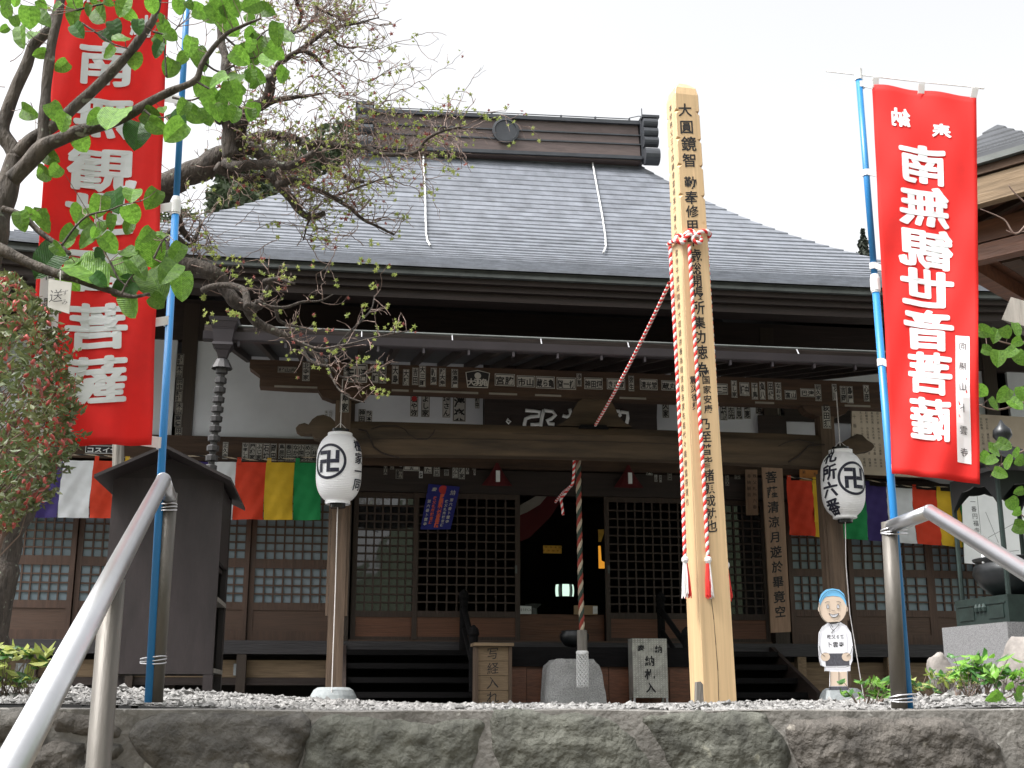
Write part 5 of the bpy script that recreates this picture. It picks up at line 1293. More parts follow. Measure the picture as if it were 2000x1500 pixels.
# local axes: near corner at the origin, block runs back-left and back-right
IB.rotation_euler = (0,0,radians(13.5))
zg = .455; S_ = .61
MB().box(0,S_,0,S_,-.03,zg).build('granite_pedestal', MT['granite'], IB)
MB().box(.06,S_-.06,.06,S_-.06,zg+.001,zg+.15).build('bronze_base', MT['bronze'], IB)
m_ = MB()
m_.box(.055,.0599,.10,.24,zg+.03,zg+.10); m_.box(.055,.0599,.37,.51,zg+.03,zg+.10); m_.box(.054,.0599,.08,.53,zg+.108,zg+.114)
for yy in (.27,.305,.34): m_.lathe([(.004,-.02),(.014,-.01),(.016,.01),(.006,.03)], 8, (.056,yy,zg+.085))
m_.build('relief', MT['bronze'], IB)
cc = (S_/2,S_/2,0)
MB().lathe([(.10,zg+.152),(.13,zg+.165),(.20,zg+.22),(.235,zg+.285),(.225,zg+.33),(.20,zg+.345),(.225,zg+.36),(.23,zg+.37),(.19,zg+.37),(.18,zg+.32)], 36, cc).build('cauldron', MT['iron'], IB, smooth=True)
MB().tube([(cc[0]-.20,cc[1]+.0,zg+.34),(cc[0]-.20,cc[1]+.0,zg+.47)], .011, 8).build('candle', MT['plastic'], IB)
zr = 1.29
for a in (.09,S_-.09):
    for b in (.09,S_-.09): MB().tube([(a,b,zg+.15),(a,b,zr)], .014, 8).build('canopy_post', MT['bronze'], IB)
h = S_/2+.07; rfm = MB(); cx0 = S_/2
lvl = []
for s in (0,.25,.5,.75,1):
    hh = h*(1-s)+.03*s; z = zr+.02+.10*s+.06*s*s
    lvl.append([(cx0+hh*a, cx0+hh*b, z+(.045 if abs(a)+abs(b) > 1.5 else 0)*(1-s)**2) for a,b in ((-1,-1),(-.5,-1),(0,-1),(.5,-1),(1,-1),(1,-.5),(1,0),(1,.5),(1,1),(.5,1),(0,1),(-.5,1),(-1,1),(-1,.5),(-1,0),(-1,-.5))])
for a, b in zip(lvl, lvl[1:]):
    for k in range(16): rfm.add([a[k],a[(k+1)%16],b[(k+1)%16],b[k]], [(0,1,2,3)])
rfm.add(lvl[0], [tuple(range(16))[::-1]])
cr_ = rfm.build('canopy_roof', MT['iron'], IB)
MB().lathe([(.03,0),(.05,.02),(.03,.04),(.055,.075),(.05,.11),(.02,.14),(.004,.17)], 16, (cx0,cx0,zr+.17)).build('finial', MT['iron'], cr_, smooth=True)
for (a,b,c,d) in ((.09,.09,.09,S_-.09),(.09,.09,S_-.09,.09),(S_-.09,.09,S_-.09,S_-.09),(.09,S_-.09,S_-.09,S_-.09)):
    v_ = MB(); n = 12; top, bot = [], []
    for i in range(n+1):
        t = i/n; x, y = a+(c-a)*t, b+(d-b)*t; e = abs(2*t-1); top.append((x,y,zr)); bot.append((x,y,zr-.06-.11*e**3*1.2-.012*abs(sin(t*pi*4))))
    for i in range(n): v_.add([bot[i],bot[i+1],top[i+1],top[i]], [(0,1,2,3)])
    q = v_.build('arched_valance', MT['iron'], IB); sm = q.modifiers.new('t','SOLIDIFY'); sm.thickness = .012
# ================================================================= pavilion at the right edge
NV_ = P(2066,272,7.82); ez = NV_.z
PV = empty('wooden_pavilion', (NV_.x, NV_.y, 0), radians(43))   # local x runs back-left along the near eave, local y back-right
PV.rotation_euler = (0,0,radians(137))
tag(PV, 'corner of a brown timber roofed shelter showing at the right edge above the temple eave', 'shelter')
SA_, SB_ = 1.24, 3.2
# with this turn +x points back-left along the near eave and -y points back-right
c_ = [(0,0),(SA_,0),(SA_,-SB_),(0,-SB_)]
r0_, r1_ = (SA_/2,-SA_/2), (SA_/2,-SB_+SA_/2)
def up(p, t):
    q = r0_ if abs(p[1]) < SB_/2 else r1_
    if 0 < p[0] < SA_ and p[1] in (0,-SB_): q = q
    return (p[0]+(q[0]-p[0])*t, p[1]+(q[1]-p[1])*t)
NVn = 7
for k in range(4):
    A, B = c_[k], c_[(k+1)%4]; pr_ = MB()
    for lv_ in range(NVn):
        s0, s1 = lv_/NVn, (lv_+1)/NVn; z0_, z1_ = ez+.04+.36*s0+.14*s0*s0, ez+.04+.36*s1+.14*s1*s1
        p = [(*up(A,s0),z0_+.02),(*up(B,s0),z0_+.02),(*up(B,s1),z1_+.004),(*up(A,s1),z1_+.004)]
        pr_.add(p, [(0,1,2,3)]); pr_.add([(*up(A,s0),z0_-.008),(*up(B,s0),z0_-.008),p[1],p[0]], [(0,1,2,3)])
    pr_.build('roof_slope', MT['ridge_dark'], PV)
    MB().bar((A[0],A[1],ez+.005),(B[0],B[1],ez+.005), .05, .045).build('eave_edge', MT['verdigris'], PV)
    a2, b2 = up(A,.06), up(B,.06); MB().bar((*a2,ez-.055),(*b2,ez-.055), .05, .06).build('eave_board', MT['wood_x'], PV)
    a2, b2 = up(A,.12), up(B,.12); MB().bar((*a2,ez-.20),(*b2,ez-.20), .09, .20).build('edge_beam', MT['old_board'], PV)
    a3, b3 = up(A,.62), up(B,.62); MB().bar((*a3,ez-.40),(*b3,ez-.40), .12, .16).build('head_beam', MT['red_panel'], PV)
    a3, b3 = up(A,.55), up(B,.55); MB().bar((*a3,ez-.57),(*b3,ez-.57), .12, .12).build('tie_beam', MT['red_panel'], PV)
    MB().bar((*up(A,.14),ez-.28),(*up(A,.8),ez-.42), .10, .14).build('corner_brace', MT['wood_x'], PV)
    n_r = 7 if k % 2 == 0 else 14
    for t in [i/n_r for i in range(1,n_r)]:
        p = (A[0]+(B[0]-A[0])*t, A[1]+(B[1]-A[1])*t); q = up(p,.9) if k % 2 == 0 else (SA_/2, p[1])
        MB().bar((p[0]+(q[0]-p[0])*.08,p[1]+(q[1]-p[1])*.08,ez-.02),(q[0],q[1],ez+.12), .045, .05).build('rafter', MT['wood_x'], PV)
sfm = MB(); sfm.add([(*q,ez+.022) for q in c_]+[(*r0_,ez+.38),(*r1_,ez+.38)], [(0,4,1),(1,4,5,2),(2,5,3),(3,5,4,0)]); sfm.build('roof_boarding', MT['red_panel'], PV)
for yy in (-1.5,-2.7): MB().box(SA_/2-.08,SA_/2+.08,yy-.08,yy+.08,-.02,ez-.3).build('post', MT['wood_z'], PV)
MB().bar((SA_/2,-.6,ez-.5),(SA_/2,-2.9,ez-.5), .14, .16).build('ridge_tie', MT['wood_x'], PV)
fr = MB(); a = P(2030,600,6.4); fr.bar(P(1972,606,6.4), P(2090,640,6.2), .10, .13).bar(P(1996,650,6.45), P(2030,560,6.45), .05,.07)
a = P(2045,640,6.3); fr.box(a.x-.06,a.x+.06,a.y-.06,a.y+.06,-.02,a.z)
tag(fr.build('timber_sign_frame', MT['grey_wood']), 'grey timber beam end poking in at the right edge beside the temple eave', 'timber frame')
# ================================================================= plants
def leaf_mesh(name, m, w=.42, fold=.25, droop=.2, heart=True, n=9):
    """unit leaf hanging from the origin towards -z, face towards -y"""
    mb = MB(); mid = []; lf = []; rt = []
    for i in range(n+1):
        t = i/n; hw = w*1.08*(1-abs(2*t**.74-1)**2.1)**.78*(1-.10*t) if 0 < t < 1 else 0
        zc_ = -t; y = droop*t*t
        mid.append((0,y,zc_)); up = .26*(1-t)**3 if heart else 0
        lf.append((-hw, y-fold*hw+.02*sin(i*2.1), zc_+up*(hw/w))); rt.append((hw, y-fold*hw+.02*sin(i*2.7), zc_+up*(hw/w)))
    for i in range(n):
        mb.add([lf[i],mid[i],mid[i+1],lf[i+1]], [(0,1,2,3)] if i else [(1,2,3)])
        mb.add([mid[i],rt[i],rt[i+1],mid[i+1]], [(0,1,2,3)] if i else [(0,2,3)])
    return mb.mesh(name, MT[m], True)
LV = [leaf_mesh('leaf', m, w_, f_, d_) for m, w_, f_, d_ in (('leaf',.44,.22,.18),('leaf',.40,.30,.30),('leaf',.36,.12,-.12),('leaf2',.42,.25,.2),('leaf',.46,.18,.05))]
def orient(o, fwd, twist):
    """fwd: direction the shown face looks to; twist turns the tip"""
    q = (-Vector(fwd)).to_track_quat('Y','Z'); o.rotation_mode = 'QUATERNION'
    from mathutils import Quaternion
    o.rotation_quaternion = q @ Quaternion((0,1,0), twist)
def PD(u, v, Y): return P(u, v, Y)
def pxm(u, v, Y): p = P(u,v,Y); return (p.y*CT+(p.z-ZC)*ST)/FPX
class Tree:
    def __init__(s, name, label, cat, bark): s.root = empty(name); tag(s.root, label, cat); s.bark = bark; s.samples = []; s.tw = MB(); s.names = 0
    def branch(s, pts, Y, r0, r1, name='branch', dY=0, n=8, gn=.3):
        q = []; rr = []
        sm = smooth([Vector((u, v, 0)) for u, v in pts], 6); N = len(sm)-1
        for i, p in enumerate(sm):
            t = i/N; y = Y+dY*t; w_ = P(p.x, p.y, y); r = (r0+(r1-r0)*t)*pxm(p.x,p.y,y)
            k = r*gn; w_ = w_+Vector((mnoise.noise((w_.x*9,w_.z*9,y)), mnoise.noise((w_.x*9,w_.z*9,y+7)), mnoise.noise((w_.x*9,w_.z*9,y+3))))*k
            q.append(w_); rr.append(r*(1+.16*mnoise.noise((w_.x*16,w_.z*16,2)))); s.samples.append((w_, p.x, p.y, y, r))
        return MB().tube(q, rr, n).build(name, MT[s.bark], s.root, smooth=True)
    def stalk(s, a, b, r): 
        c = a.lerp(b,.5)+Vector((R.uniform(-1,1),R.uniform(-1,1),-1))*(a-b).length*.08; s.tw.tube([a,c,b], [r,r*.8,r*.6], 4, cap=False)
    def near(s, p): return min(s.samples, key=lambda q: (q[0]-p).length_squared)[0]
    def done(s, m): 
        if s.tw.f: tag(s.tw.build('twigs', MT[m], s.root), kind='stuff')

# ---- broad-leaved tree in the left foreground
t1 = Tree('broad_leaved_tree', 'broad-leaved tree with large fresh green leaves in the top left foreground', 'tree', 'bark')
TY = 3.45
t1.branch([(-80,720),(-48,570),(-12,455),(4,400),(20,350),(34,305)], TY, 32, 19, 'trunk', n=14)
t1.branch([(36,312),(24,285),(4,257),(15,215),(32,172),(50,130),(66,88),(97,55),(110,24),(124,-20)], TY, 16, 8)
t1.branch([(70,300),(84,272),(86,225),(91,175),(98,112),(108,50),(116,8),(122,-30)], TY-.05, 12, 9)
t1.branch([(24,348),(52,318),(87,284),(120,269),(150,257),(207,244),(250,226),(300,195),(337,176),(382,155),(397,120),(437,70),(475,50),(510,36)], TY-.08, 17, 2, dY=-.1)
t1.branch([(34,300),(62,270),(107,245),(150,205),(200,160),(250,107),(287,57),(303,30),(312,-20)], TY-.04, 13, 7)
t1.branch([(-20,480),(20,498),(62,515),(112,535),(150,545),(200,562),(237,575),(262,580),(292,574)], TY-.12, 13, 3)
t1.branch([(5,408),(28,414),(50,426),(75,450),(100,468),(120,482),(136,497)], TY-.12, 7, 4)
for pts in ([(150,20),(180,12),(230,2)],[(325,150),(322,110),(320,70)],[(300,62),(330,68),(348,52)],[(337,190),(370,196),(400,185),(428,168)],[(282,215),(300,228),(325,229)],[(160,45),(190,65),(220,85),(250,95)],
            [(437,70),(460,90),(480,100),(520,60),(545,60)],[(397,120),(430,140),(470,120),(500,112)],[(382,158),(430,185),(450,190)],[(120,480),(150,440),(175,420),(215,410),(240,400),(275,393)],[(237,575),(250,550),(262,535)],[(215,510),(232,545),(250,560)],[(300,505),(318,470),(330,460)]): t1.branch(pts, TY-.15, 2.6, 1.2, 'twig', n=5)
Z1 = [(120,20,60),(60,100,80),(230,140,130),(330,140,120,1),(160,290,130),(250,270,80,1),(30,230,60),(570,130,130),(440,50,70,1),(590,20,120),(690,80,70),(610,240,100,2),(780,120,130),(960,60,120),(850,20,60),(740,20,50),(1020,120,90),(830,280,90,2),(900,220,100,2),(930,310,120,1),(860,410,100),(1080,210,90,2),(1050,480,100),(1190,50,90),(1260,150,60),(1290,230,100),(1340,280,80),(1250,310,80),(1230,390,100,2),(1400,60,90),(1480,40,60),(1570,90,110),(1640,120,110),(1700,50,120),(1780,90,90),(1850,60,80),(1930,60,90),(1800,210,130),(1740,190,100),(1960,150,80),(1950,270,80),(1330,540,110),(1480,370,120),(1420,460,80),(1560,470,150),(1880,450,120),(1950,360,90),(1990,480,60),(1700,620,120,1),(1820,640,140,1),(1810,700,130),(1590,700,150),(1660,810,150),(1770,780,130),(1700,880,100),(1960,600,80),(1980,660,60),(1430,840,100),(1530,900,130),(1620,910,110),(1740,890,90),(1830,900,100),(1970,890,60),(1190,920,120),(1230,990,120),(1390,930,120,2),(1360,1030,160),(1270,860,60,1),(880,910,210,1),(740,920,110),(1070,1050,190,2),(220,880,120),(430,880,120),(490,960,120),(640,1120,120),(400,1230,110),(360,1360,130),(430,1340,90),(310,1340,50),(480,520,90),(310,420,80),(40,20,90),(330,40,70),(120,170,70)]
Z3 = [(170,230,120),(250,180,100),(340,230,150),(370,540,230,2),(450,450,100),(530,400,90),(530,330,120),(770,120,140),(900,70,150,2),(600,190,140),(730,150,100,1),(665,250,80),(690,350,150,1),(870,240,100),(740,320,70),(1030,20,120,1),(1190,60,130),(1030,180,120),(1000,280,90),(800,270,80,1),(860,410,130),(780,500,90,2),(1000,520,80),(1140,340,100),(1210,380,150,1),(1020,480,140,1),(1180,480,200),(1380,480,130),(1320,520,130,1),(560,560,110,1),(700,600,270,1),(940,620,190,1),(1080,590,150,1),(1200,690,270,1),(1320,620,160,1),(1420,740,170),(960,750,150,2),(1030,870,220),(540,690,150),(780,690,100,2),(1230,860,100)]
LS = [(a[0]/4, a[1]/4, a[2]/4, a[3] if len(a) > 3 else 0) for a in Z1]+[(a[0]/4, 375+a[1]/4, a[2]/4, a[3] if len(a) > 3 else 0) for a in Z3]
LS += [(559,75,34,1),(540,68,34,0),(538,102,30,0),(502,150,34,0),(505,93,36,0),(526,117,34,1),(550,148,26,0),(472,108,36,0),(493,218,30,0),(442,215,34,0),(457,183,36,0),(520,20,26,0),(490,10,30,0),(455,12,34,0),(425,25,34,0)]
for i, (u, v, s, kind) in enumerate(LS):
    Y = TY-.12+R.uniform(-.14,.10); k = pxm(u,v,Y); L = s*k*1.4
    c = P(u, v, Y); ang = R.uniform(-1.1,1.1)
    me = LV[3] if kind == 2 else LV[R.choice((0,1,2,4,0,1))]
    if kind == 1: fwd = Vector((R.uniform(-.5,.5), -1, R.uniform(.35,.9)))
    elif kind == 2: fwd = Vector((R.uniform(-.4,.4), -1, R.uniform(-.2,.4)))
    else: fwd = Vector((R.uniform(-.7,.7), -1, R.uniform(-.9,-.1)))
    o = inst('leaf', me, t1.root, c, (0,0,0), (L,L,L)); orient(o, fwd.normalized(), ang)
    b = o.rotation_quaternion @ Vector((0,0,L*.5)); o.location = c+b
    n_ = t1.near(o.location); d = (o.location-n_).length
    if d < .16: t1.stalk(n_, o.location, .0016)
t1.done('twig')
# name tag hung in the branches
nt2 = empty('hanging_name_tag', P(112,578,TY-.2)); tag(nt2, 'small white handwritten tag hanging in the branches at left', 'tag')
q = [P(u,v,TY-.2)-nt2.location for u,v in ((93,600),(135,613),(140,552),(95,545))]
MB().add([], []) 
m_ = MB(); m_.hexa([q[0],q[1],q[1]+Vector((0,.003,0)),q[0]+Vector((0,.003,0)),q[3],q[2],q[2]+Vector((0,.003,0)),q[3]+Vector((0,.003,0))]); m_.build('card', MT['slip'], nt2)
tx = MB()
for c, u, v, s in (('送',110,578,.040),('ず',128,572,.018),('み',127,590,.018)): p = P(u,v,TY-.204)-nt2.location; write(tx, c, p.x, p.z, s, lambda a,b,p=p: (a, p.y-.002, b), 0, bold=-.006, shear=.1)
tx.build('handwriting', MT['ink'], nt2)
MB().tube([q[3].lerp(q[2],.5), P(118,528,TY-.2)-nt2.location], .0012, 4).build('string', MT['cord_white'], nt2)

# ---- gnarled maple behind the left banner
t2 = Tree('gnarled_maple', 'gnarled old maple with twisted bare limbs and small yellow green leaves before the roof', 'tree', 'bark_dark')
MYr = 7.0
t2.branch([(-20,1350),(-5,1180),(20,1060),(60,940),(120,800),(180,650),(240,500),(290,400),(325,362),(375,342),(425,314),(455,296)], MYr, 30, 22, 'trunk', n=14, gn=.5)
BR = [([(440,305),(470,286),(492,271),(520,264),(562,267),(592,279),(622,300),(655,330),(688,354),(709,354)],11,3),([(592,279),(640,283),(670,285),(715,288),(739,300),(781,303),(814,297),(835,270),(865,255),(900,248)],6,1.5),
 ([(450,296),(478,291),(505,297),(520,309),(529,336),(544,360),(568,387),(586,411),(607,423),(634,417)],13,4),([(440,318),(469,324),(520,321),(568,324),(595,309),(613,297)],10,5),([(425,325),(460,345),(505,348),(535,345),(559,333),(580,333)],9,4),
 ([(544,360),(575,352),(610,369),(649,384),(685,408),(715,432),(770,458)],6,2),([(455,296),(462,265),(469,240),(484,216),(520,195),(529,168),(526,150)],17,6),([(484,216),(544,195),(580,189),(628,183)],6,2),
 ([(529,168),(540,130),(556,117),(586,99),(616,111),(634,132)],6,2.5),([(556,117),(592,93),(622,72),(640,60),(670,51),(700,45),(740,34)],4.5,1),([(577,-10),(582,10),(589,27),(580,54),(566,63)],4,2),([(616,10),(616,30),(595,54),(570,66)],3.5,2),
 ([(428,-10),(430,30),(433,75),(439,111),(442,145),(455,200),(465,245)],5,9),([(452,300),(446,262),(439,228),(425,235)],13,7),([(616,15),(650,30),(690,45),(720,42)],3,1),([(640,60),(662,88),(690,95)],2.5,1),
 ([(300,470),(345,512),(380,518),(402,525),(425,540),(440,565),(465,592),(482,600),(487,615),(500,630),(525,642),(552,655),(572,662),(610,690),(640,714)],17,3),
 ([(395,568),(415,560),(447,557),(475,565),(482,580),(484,600)],5,6),([(482,600),(505,595),(520,577),(530,555),(518,550),(545,545),(575,555)],8,2),([(535,590),(541,615),(547,627),(570,637),(600,640)],4,1.5),
 ([(590,680),(602,700),(622,712),(640,715),(647,735),(662,760),(685,777),(712,786)],3,1),([(640,714),(670,737),(710,732),(735,722)],2,1),([(640,700),(677,655),(702,630),(725,605),(732,577)],2.4,1),([(572,662),(620,680),(665,675),(730,660),(802,645)],2.4,1),
 ([(500,590),(530,600),(560,600),(590,590),(625,588),(650,575)],4,1),([(649,384),(690,370),(740,352),(770,345)],2.5,1),([(607,423),(600,440),(592,470)],2.5,1),([(330,450),(370,480),(388,450),(392,430)],5,2),([(345,400),(350,440),(372,470)],7,4)]
for pts, r0, r1 in BR: t2.branch(pts, MYr+R.uniform(-.35,.15), r0*1.2, r1*1.25, dY=R.uniform(-.5,.5), n=8 if r0 > 4 else 5, gn=.5)
def maple(mb, c, s, mi, fwd):
    """five-pointed young leaf"""
    f = Vector(fwd).normalized(); a = f.cross(Vector((0,0,1))).normalized(); b = a.cross(f); V = [c]; n = 10; r0 = R.uniform(0,6)
    for k in range(n):
        an = r0+2*pi*k/n; r = s*(1 if k % 2 == 0 else .42); V.append(c+a*cos(an)*r+b*sin(an)*r-f*.2*s*(k%2))
    mb.add(V, [(0,i+1,(i+1)%n+1) for i in range(n)], mi)
ML = MB()
def cluster(p, k, nmin=3, nmax=6, sz=6.5):
    for _ in range(R.randint(nmin,nmax)):
        c = p+Vector((R.uniform(-1,1),R.uniform(-1,1),R.uniform(-1.1,.5)))*9*k
        maple(ML, c, R.uniform(.6,1.25)*sz*k, 0 if R.random() < .86 else 1, (R.uniform(-.8,.8),-1,R.uniform(-.6,.8)))
def twig(u, v, Y, ang, L, r, gen, leafy):
    """wandering twig drawn in small steps"""
    pts = [P(u,v,Y)]; n = max(3, int(L/9)); k = pxm(u,v,Y)
    for i in range(n):
        ang += R.uniform(-.42,.42); u += cos(ang)*L/n; v -= sin(ang)*L/n; Y += R.uniform(-.05,.05); pts.append(P(u,v,Y))
        if gen and R.random() < .30: twig(u, v, Y, ang+R.choice((-1,1))*R.uniform(.5,1.1), L*R.uniform(.35,.6), r*.7, gen-1, leafy)
        if R.random() < leafy*.10: cluster(pts[-1], k, 1, 1, 5.0)
    t2.tw.tube(pts, [r*k*(1-.6*i/len(pts)) for i in range(len(pts))], 4, cap=False)
    if R.random() < leafy*.55: cluster(pts[-1], k, 1, 3, 5.6)
smp = list(t2.samples)
for w_, u, v, y, r in smp:
    if u < 380 and v > 600: continue
    px = r/pxm(u,v,y)
    if px > 14 and R.random() < .6: continue
    if v > 520 and R.random() < .55: continue
    for _ in range(1 if R.random() < .85 else 0):
        twig(u, v, y, R.choice((.9,.4,-.4,1.6,2.2,-.9,.1))+R.uniform(-.4,.4), R.uniform(28,82) if v < 520 else R.uniform(18,50), R.uniform(.8,1.5), 2 if v < 520 else 1, .45 if v < 480 else .3)
for u, v in [(340,60),(380,30),(400,90),(360,140),(390,200),(480,60),(520,90),(540,40),(600,30),(640,20),(700,30),(680,70),(650,110),(620,150),(680,160),(700,200),(740,190),(780,210),(720,230),(660,220),(600,220),(560,230),(510,110),(760,250),(820,230),(880,240),(40,40),(20,120),(60,200),(10,170),(40,350),(350,420),(370,450),(420,470),(460,440),(500,450),(540,470),(580,480),(620,460),(660,480),(710,480),(700,440),(640,440)]:
    twig(u, v, MYr+R.uniform(-.4,.4), R.uniform(0,6.28), R.uniform(40,85), 1.0, 2, .45)
for u, v, a in [(590,100,.4),(620,75,.3),(650,60,.2),(600,150,.1),(640,140,.3),(660,190,.2),(700,230,.3),(730,250,.4),(700,280,.5),(760,290,.6),(800,300,.5),(830,275,.4),(850,262,.1),(865,255,.5),(780,300,-.2),(700,100,.2),(620,25,.3),(690,120,.0),(720,160,.1),(740,210,.3),(560,60,1.2),(530,30,1.5),(500,40,1.8),(610,190,.6),(640,240,.4)]:
    for _ in range(2): twig(u, v, MYr+R.uniform(-.4,.4), a+R.uniform(-.5,.5), R.uniform(60,125), 1.1, 2, .5)
for zx, zy in [(930,800),(970,860),(1070,860),(1220,860),(1210,810),(1350,600),(1460,590),(1500,550),(1650,550),(1560,400),(1580,370),(1120,630),(1210,715),(1130,700),(1610,730),(1740,670),(1880,715),(1530,820),(1580,1000),(1620,1020),(1650,1090),(1660,1200),(1565,1195),(1170,1035),(1450,950),(1500,920),(460,590),(470,620),(440,570),(520,600),(270,590),(290,640),(310,150),(440,160),(540,180),(370,230),(470,310),(580,360),(590,340),(690,160),(750,280),(840,240),(1110,215),(990,265),(920,330),(735,440),(1460,210),(1530,200),(1590,235),(1680,240),(1720,300),(1570,50),(1480,170),(840,310),(700,290)]:
    cluster(P(340+zx/4, 460+zy/4, MYr-.3), pxm(600,500,MYr-.3), 2, 4, 5.5)
for u, v in [(700,205),(730,215),(760,215),(775,240),(800,225),(820,240),(830,222),(860,270),(880,260),(900,235),(930,215),(955,228),(870,300),(850,300),(745,265),(830,265),(780,270),(730,300),(640,330),(430,90),(445,200),(880,330),(890,332),(690,340),(720,330),(650,350)]:
    cluster(P(u,v,MYr-.2), pxm(u,v,MYr-.2), 3, 5, 6)
t2.done('twig'); tag(ML.build('leaves', [MT['spring'], MT['spring_red']], t2.root), kind='stuff')

# ---- azalea bush at the left edge
az = empty('azalea_bush', (P(-30,900,3.45).x, 3.45, .05)); tag(az, 'azalea bush covered in small leaves and red buds at the left edge', 'bush')
bnd = [(530,20),(560,62),(620,95),(700,122),(760,150),(800,146),(850,148),(900,128),(950,95),(1000,52),(1040,20)]
def bmax(v):
    for (a,x0),(b,x1) in zip(bnd, bnd[1:]):
        if a <= v <= b: return x0+(x1-x0)*(v-a)/(b-a)
    return -50
def bnz(v): return bmax(v)+16*mnoise.noise((v*.021,1,0))+22*mnoise.noise((v*.06,5,0))
lf = MB(); stm = MB(); BP = []
bud = MB().lathe([(.0,-.5),(.16,-.35),(.26,-.05),(.22,.2),(.10,.42),(.0,.5)], 7, cap=False).mesh('flower_bud', MT['bud'], True)
cen = P(-120,800,3.5)
def azp():
    while True:
        v = R.uniform(532,1035); u = -260+(bnz(v)+260)*R.random()**.55
        d = (bnz(v)-u)/300; 
        return u, v, 3.42+R.uniform(-1,1)*min(.5, .12+d*.9)
for i in range(9500):
    u, v, Y = azp(); 
    if R.random() < .25*mnoise.noise((u*.02,v*.02,0))+.22: continue
    c = P(u,v,Y); s = R.uniform(.009,.0175); a = Vector((R.uniform(-1,1),R.uniform(-1,1),R.uniform(-.2,1))).normalized(); b = a.cross(Vector((R.uniform(-1,1),R.uniform(-1,1),R.uniform(-1,1)))).normalized()
    n = a.cross(b); lf.add([c-a*s, c+b*s*.42+n*s*.12, c+a*s, c-b*s*.42+n*s*.12], [(0,1,2),(0,2,3)], 0 if R.random() < .9 else 1)
for i in range(46):
    v = R.uniform(560,1010); u = bnz(v)-8; Y = 3.40+R.uniform(-.1,.05); a = P(u-30,v+R.uniform(-8,22),Y); b = P(u+R.uniform(4,34),v-R.uniform(-10,24),Y); stm.tube([a,a.lerp(b,.5)+Vector((0,0,.004)),b], [.0016,.0013,.0009], 4, cap=False)
    for j in range(9):
        c = a.lerp(b, R.uniform(.45,1.05))+Vector((R.uniform(-1,1),R.uniform(-1,1),R.uniform(-1,1)))*.010; s = R.uniform(.008,.015); d1_ = Vector((R.uniform(-1,1),R.uniform(-1,1),R.uniform(-.2,1))).normalized(); d2_ = d1_.cross(Vector((R.uniform(-1,1),1,R.uniform(-1,1)))).normalized()
        lf.add([c-d1_*s, c+d2_*s*.4, c+d1_*s, c-d2_*s*.4], [(0,1,2,3)], 0)
tag(lf.build('leaves', [MT['shrub'], MT['spring_red']], az, loc=-az.location), kind='stuff')
for i in range(120):
    u, v, Y = azp(); a = P(u,v,Y); b = a+Vector((-.10*R.random()-.03, R.uniform(-.05,.05), -.12*R.random()-.03)); c = b+Vector((-.12,R.uniform(-.04,.04),-.16)); stm.tube([a,b,c], [.0012,.002,.003], 4, cap=False)
for i in range(9): a = P(R.uniform(-150,60), R.uniform(760,960), 3.45); stm.tube([a, a.lerp(az.location+Vector((0,0,.3)),.5)+Vector((R.uniform(-.05,.05),0,0)), az.location], [.004,.008,.013], 6)
tag(stm.build('stems', MT['twig'], az, loc=-az.location), kind='stuff')
for i in range(190):
    u, v, Y = azp(); u = bnz(v)-abs(R.gauss(0,75)); Y = 3.42-.06-.20*min(1,(bnz(v)-u)/110)+R.uniform(-.05,.03); p = P(u,v,Y); s = R.uniform(.011,.021)*1.15
    inst('flower_bud', bud, az, p-az.location, (R.uniform(-.7,.7),R.uniform(-.9,.9),R.uniform(0,6)), (s*.95,s*.95,s*1.05))

# ---- leafy shrub at the right edge
t3 = Tree('leafy_shrub', 'young leafy shrub reaching in from the right edge before the incense burner', 'shrub', 'twig')
SY = 4.3
for pts, r0 in (([(2060,620),(2000,668),(1965,670),(1925,655)],3),([(2060,760),(1990,790),(1940,800),(1890,780)],3),([(2060,860),(2000,880),(1960,905),(1935,930)],3),([(2060,700),(1990,700),(1950,690)],2),
        ([(2050,360),(1990,455),(1960,428),(1915,408)],2.5),([(2030,420),(1985,380),(1970,362)],2),([(2010,450),(1980,455),(1965,450)],1.5),([(2060,1330),(2000,1350),(1960,1365)],3),([(2050,1050),(2000,1010),(1975,985)],2)): t3.branch(pts, SY, r0, 1, n=5)
LS3 = [(1925,648),(1945,655),(1965,650),(1985,645),(1930,685),(1950,700),(1972,690),(1992,700),(1985,668),(1900,755),(1918,765),(1940,790),(1960,772),(1985,790),(1888,785),(1998,770),(1945,880),(1962,870),(1985,885),(1935,900),(1970,905),(1990,900),(1955,925),(1925,895),(1990,960),(1985,1000),(1995,1030),(1978,985),(1970,1340),(1990,1350),(1955,1372),(1985,1385),(1962,1395),(1998,1395),(1945,1390),(1975,1410),(1992,1370),(1940,1362)]
for u, v in LS3:
    Y = SY-.1+R.uniform(-.1,.1); L = R.uniform(18,31)*pxm(u,v,Y)*1.2; c = P(u,v,Y); o = inst('leaf', LV[R.choice((0,1,2,4))], t3.root, c, (0,0,0), (L,L,L))
    orient(o, Vector((R.uniform(-.7,.7),-1,R.uniform(-.7,.6))).normalized(), R.uniform(-1.5,1.5)); o.location = c+(o.rotation_quaternion @ Vector((0,0,L*.5))); n_ = t3.near(o.location)
    if (n_-o.location).length < .2: t3.stalk(n_, o.location, .0014)
t3.done('twig')
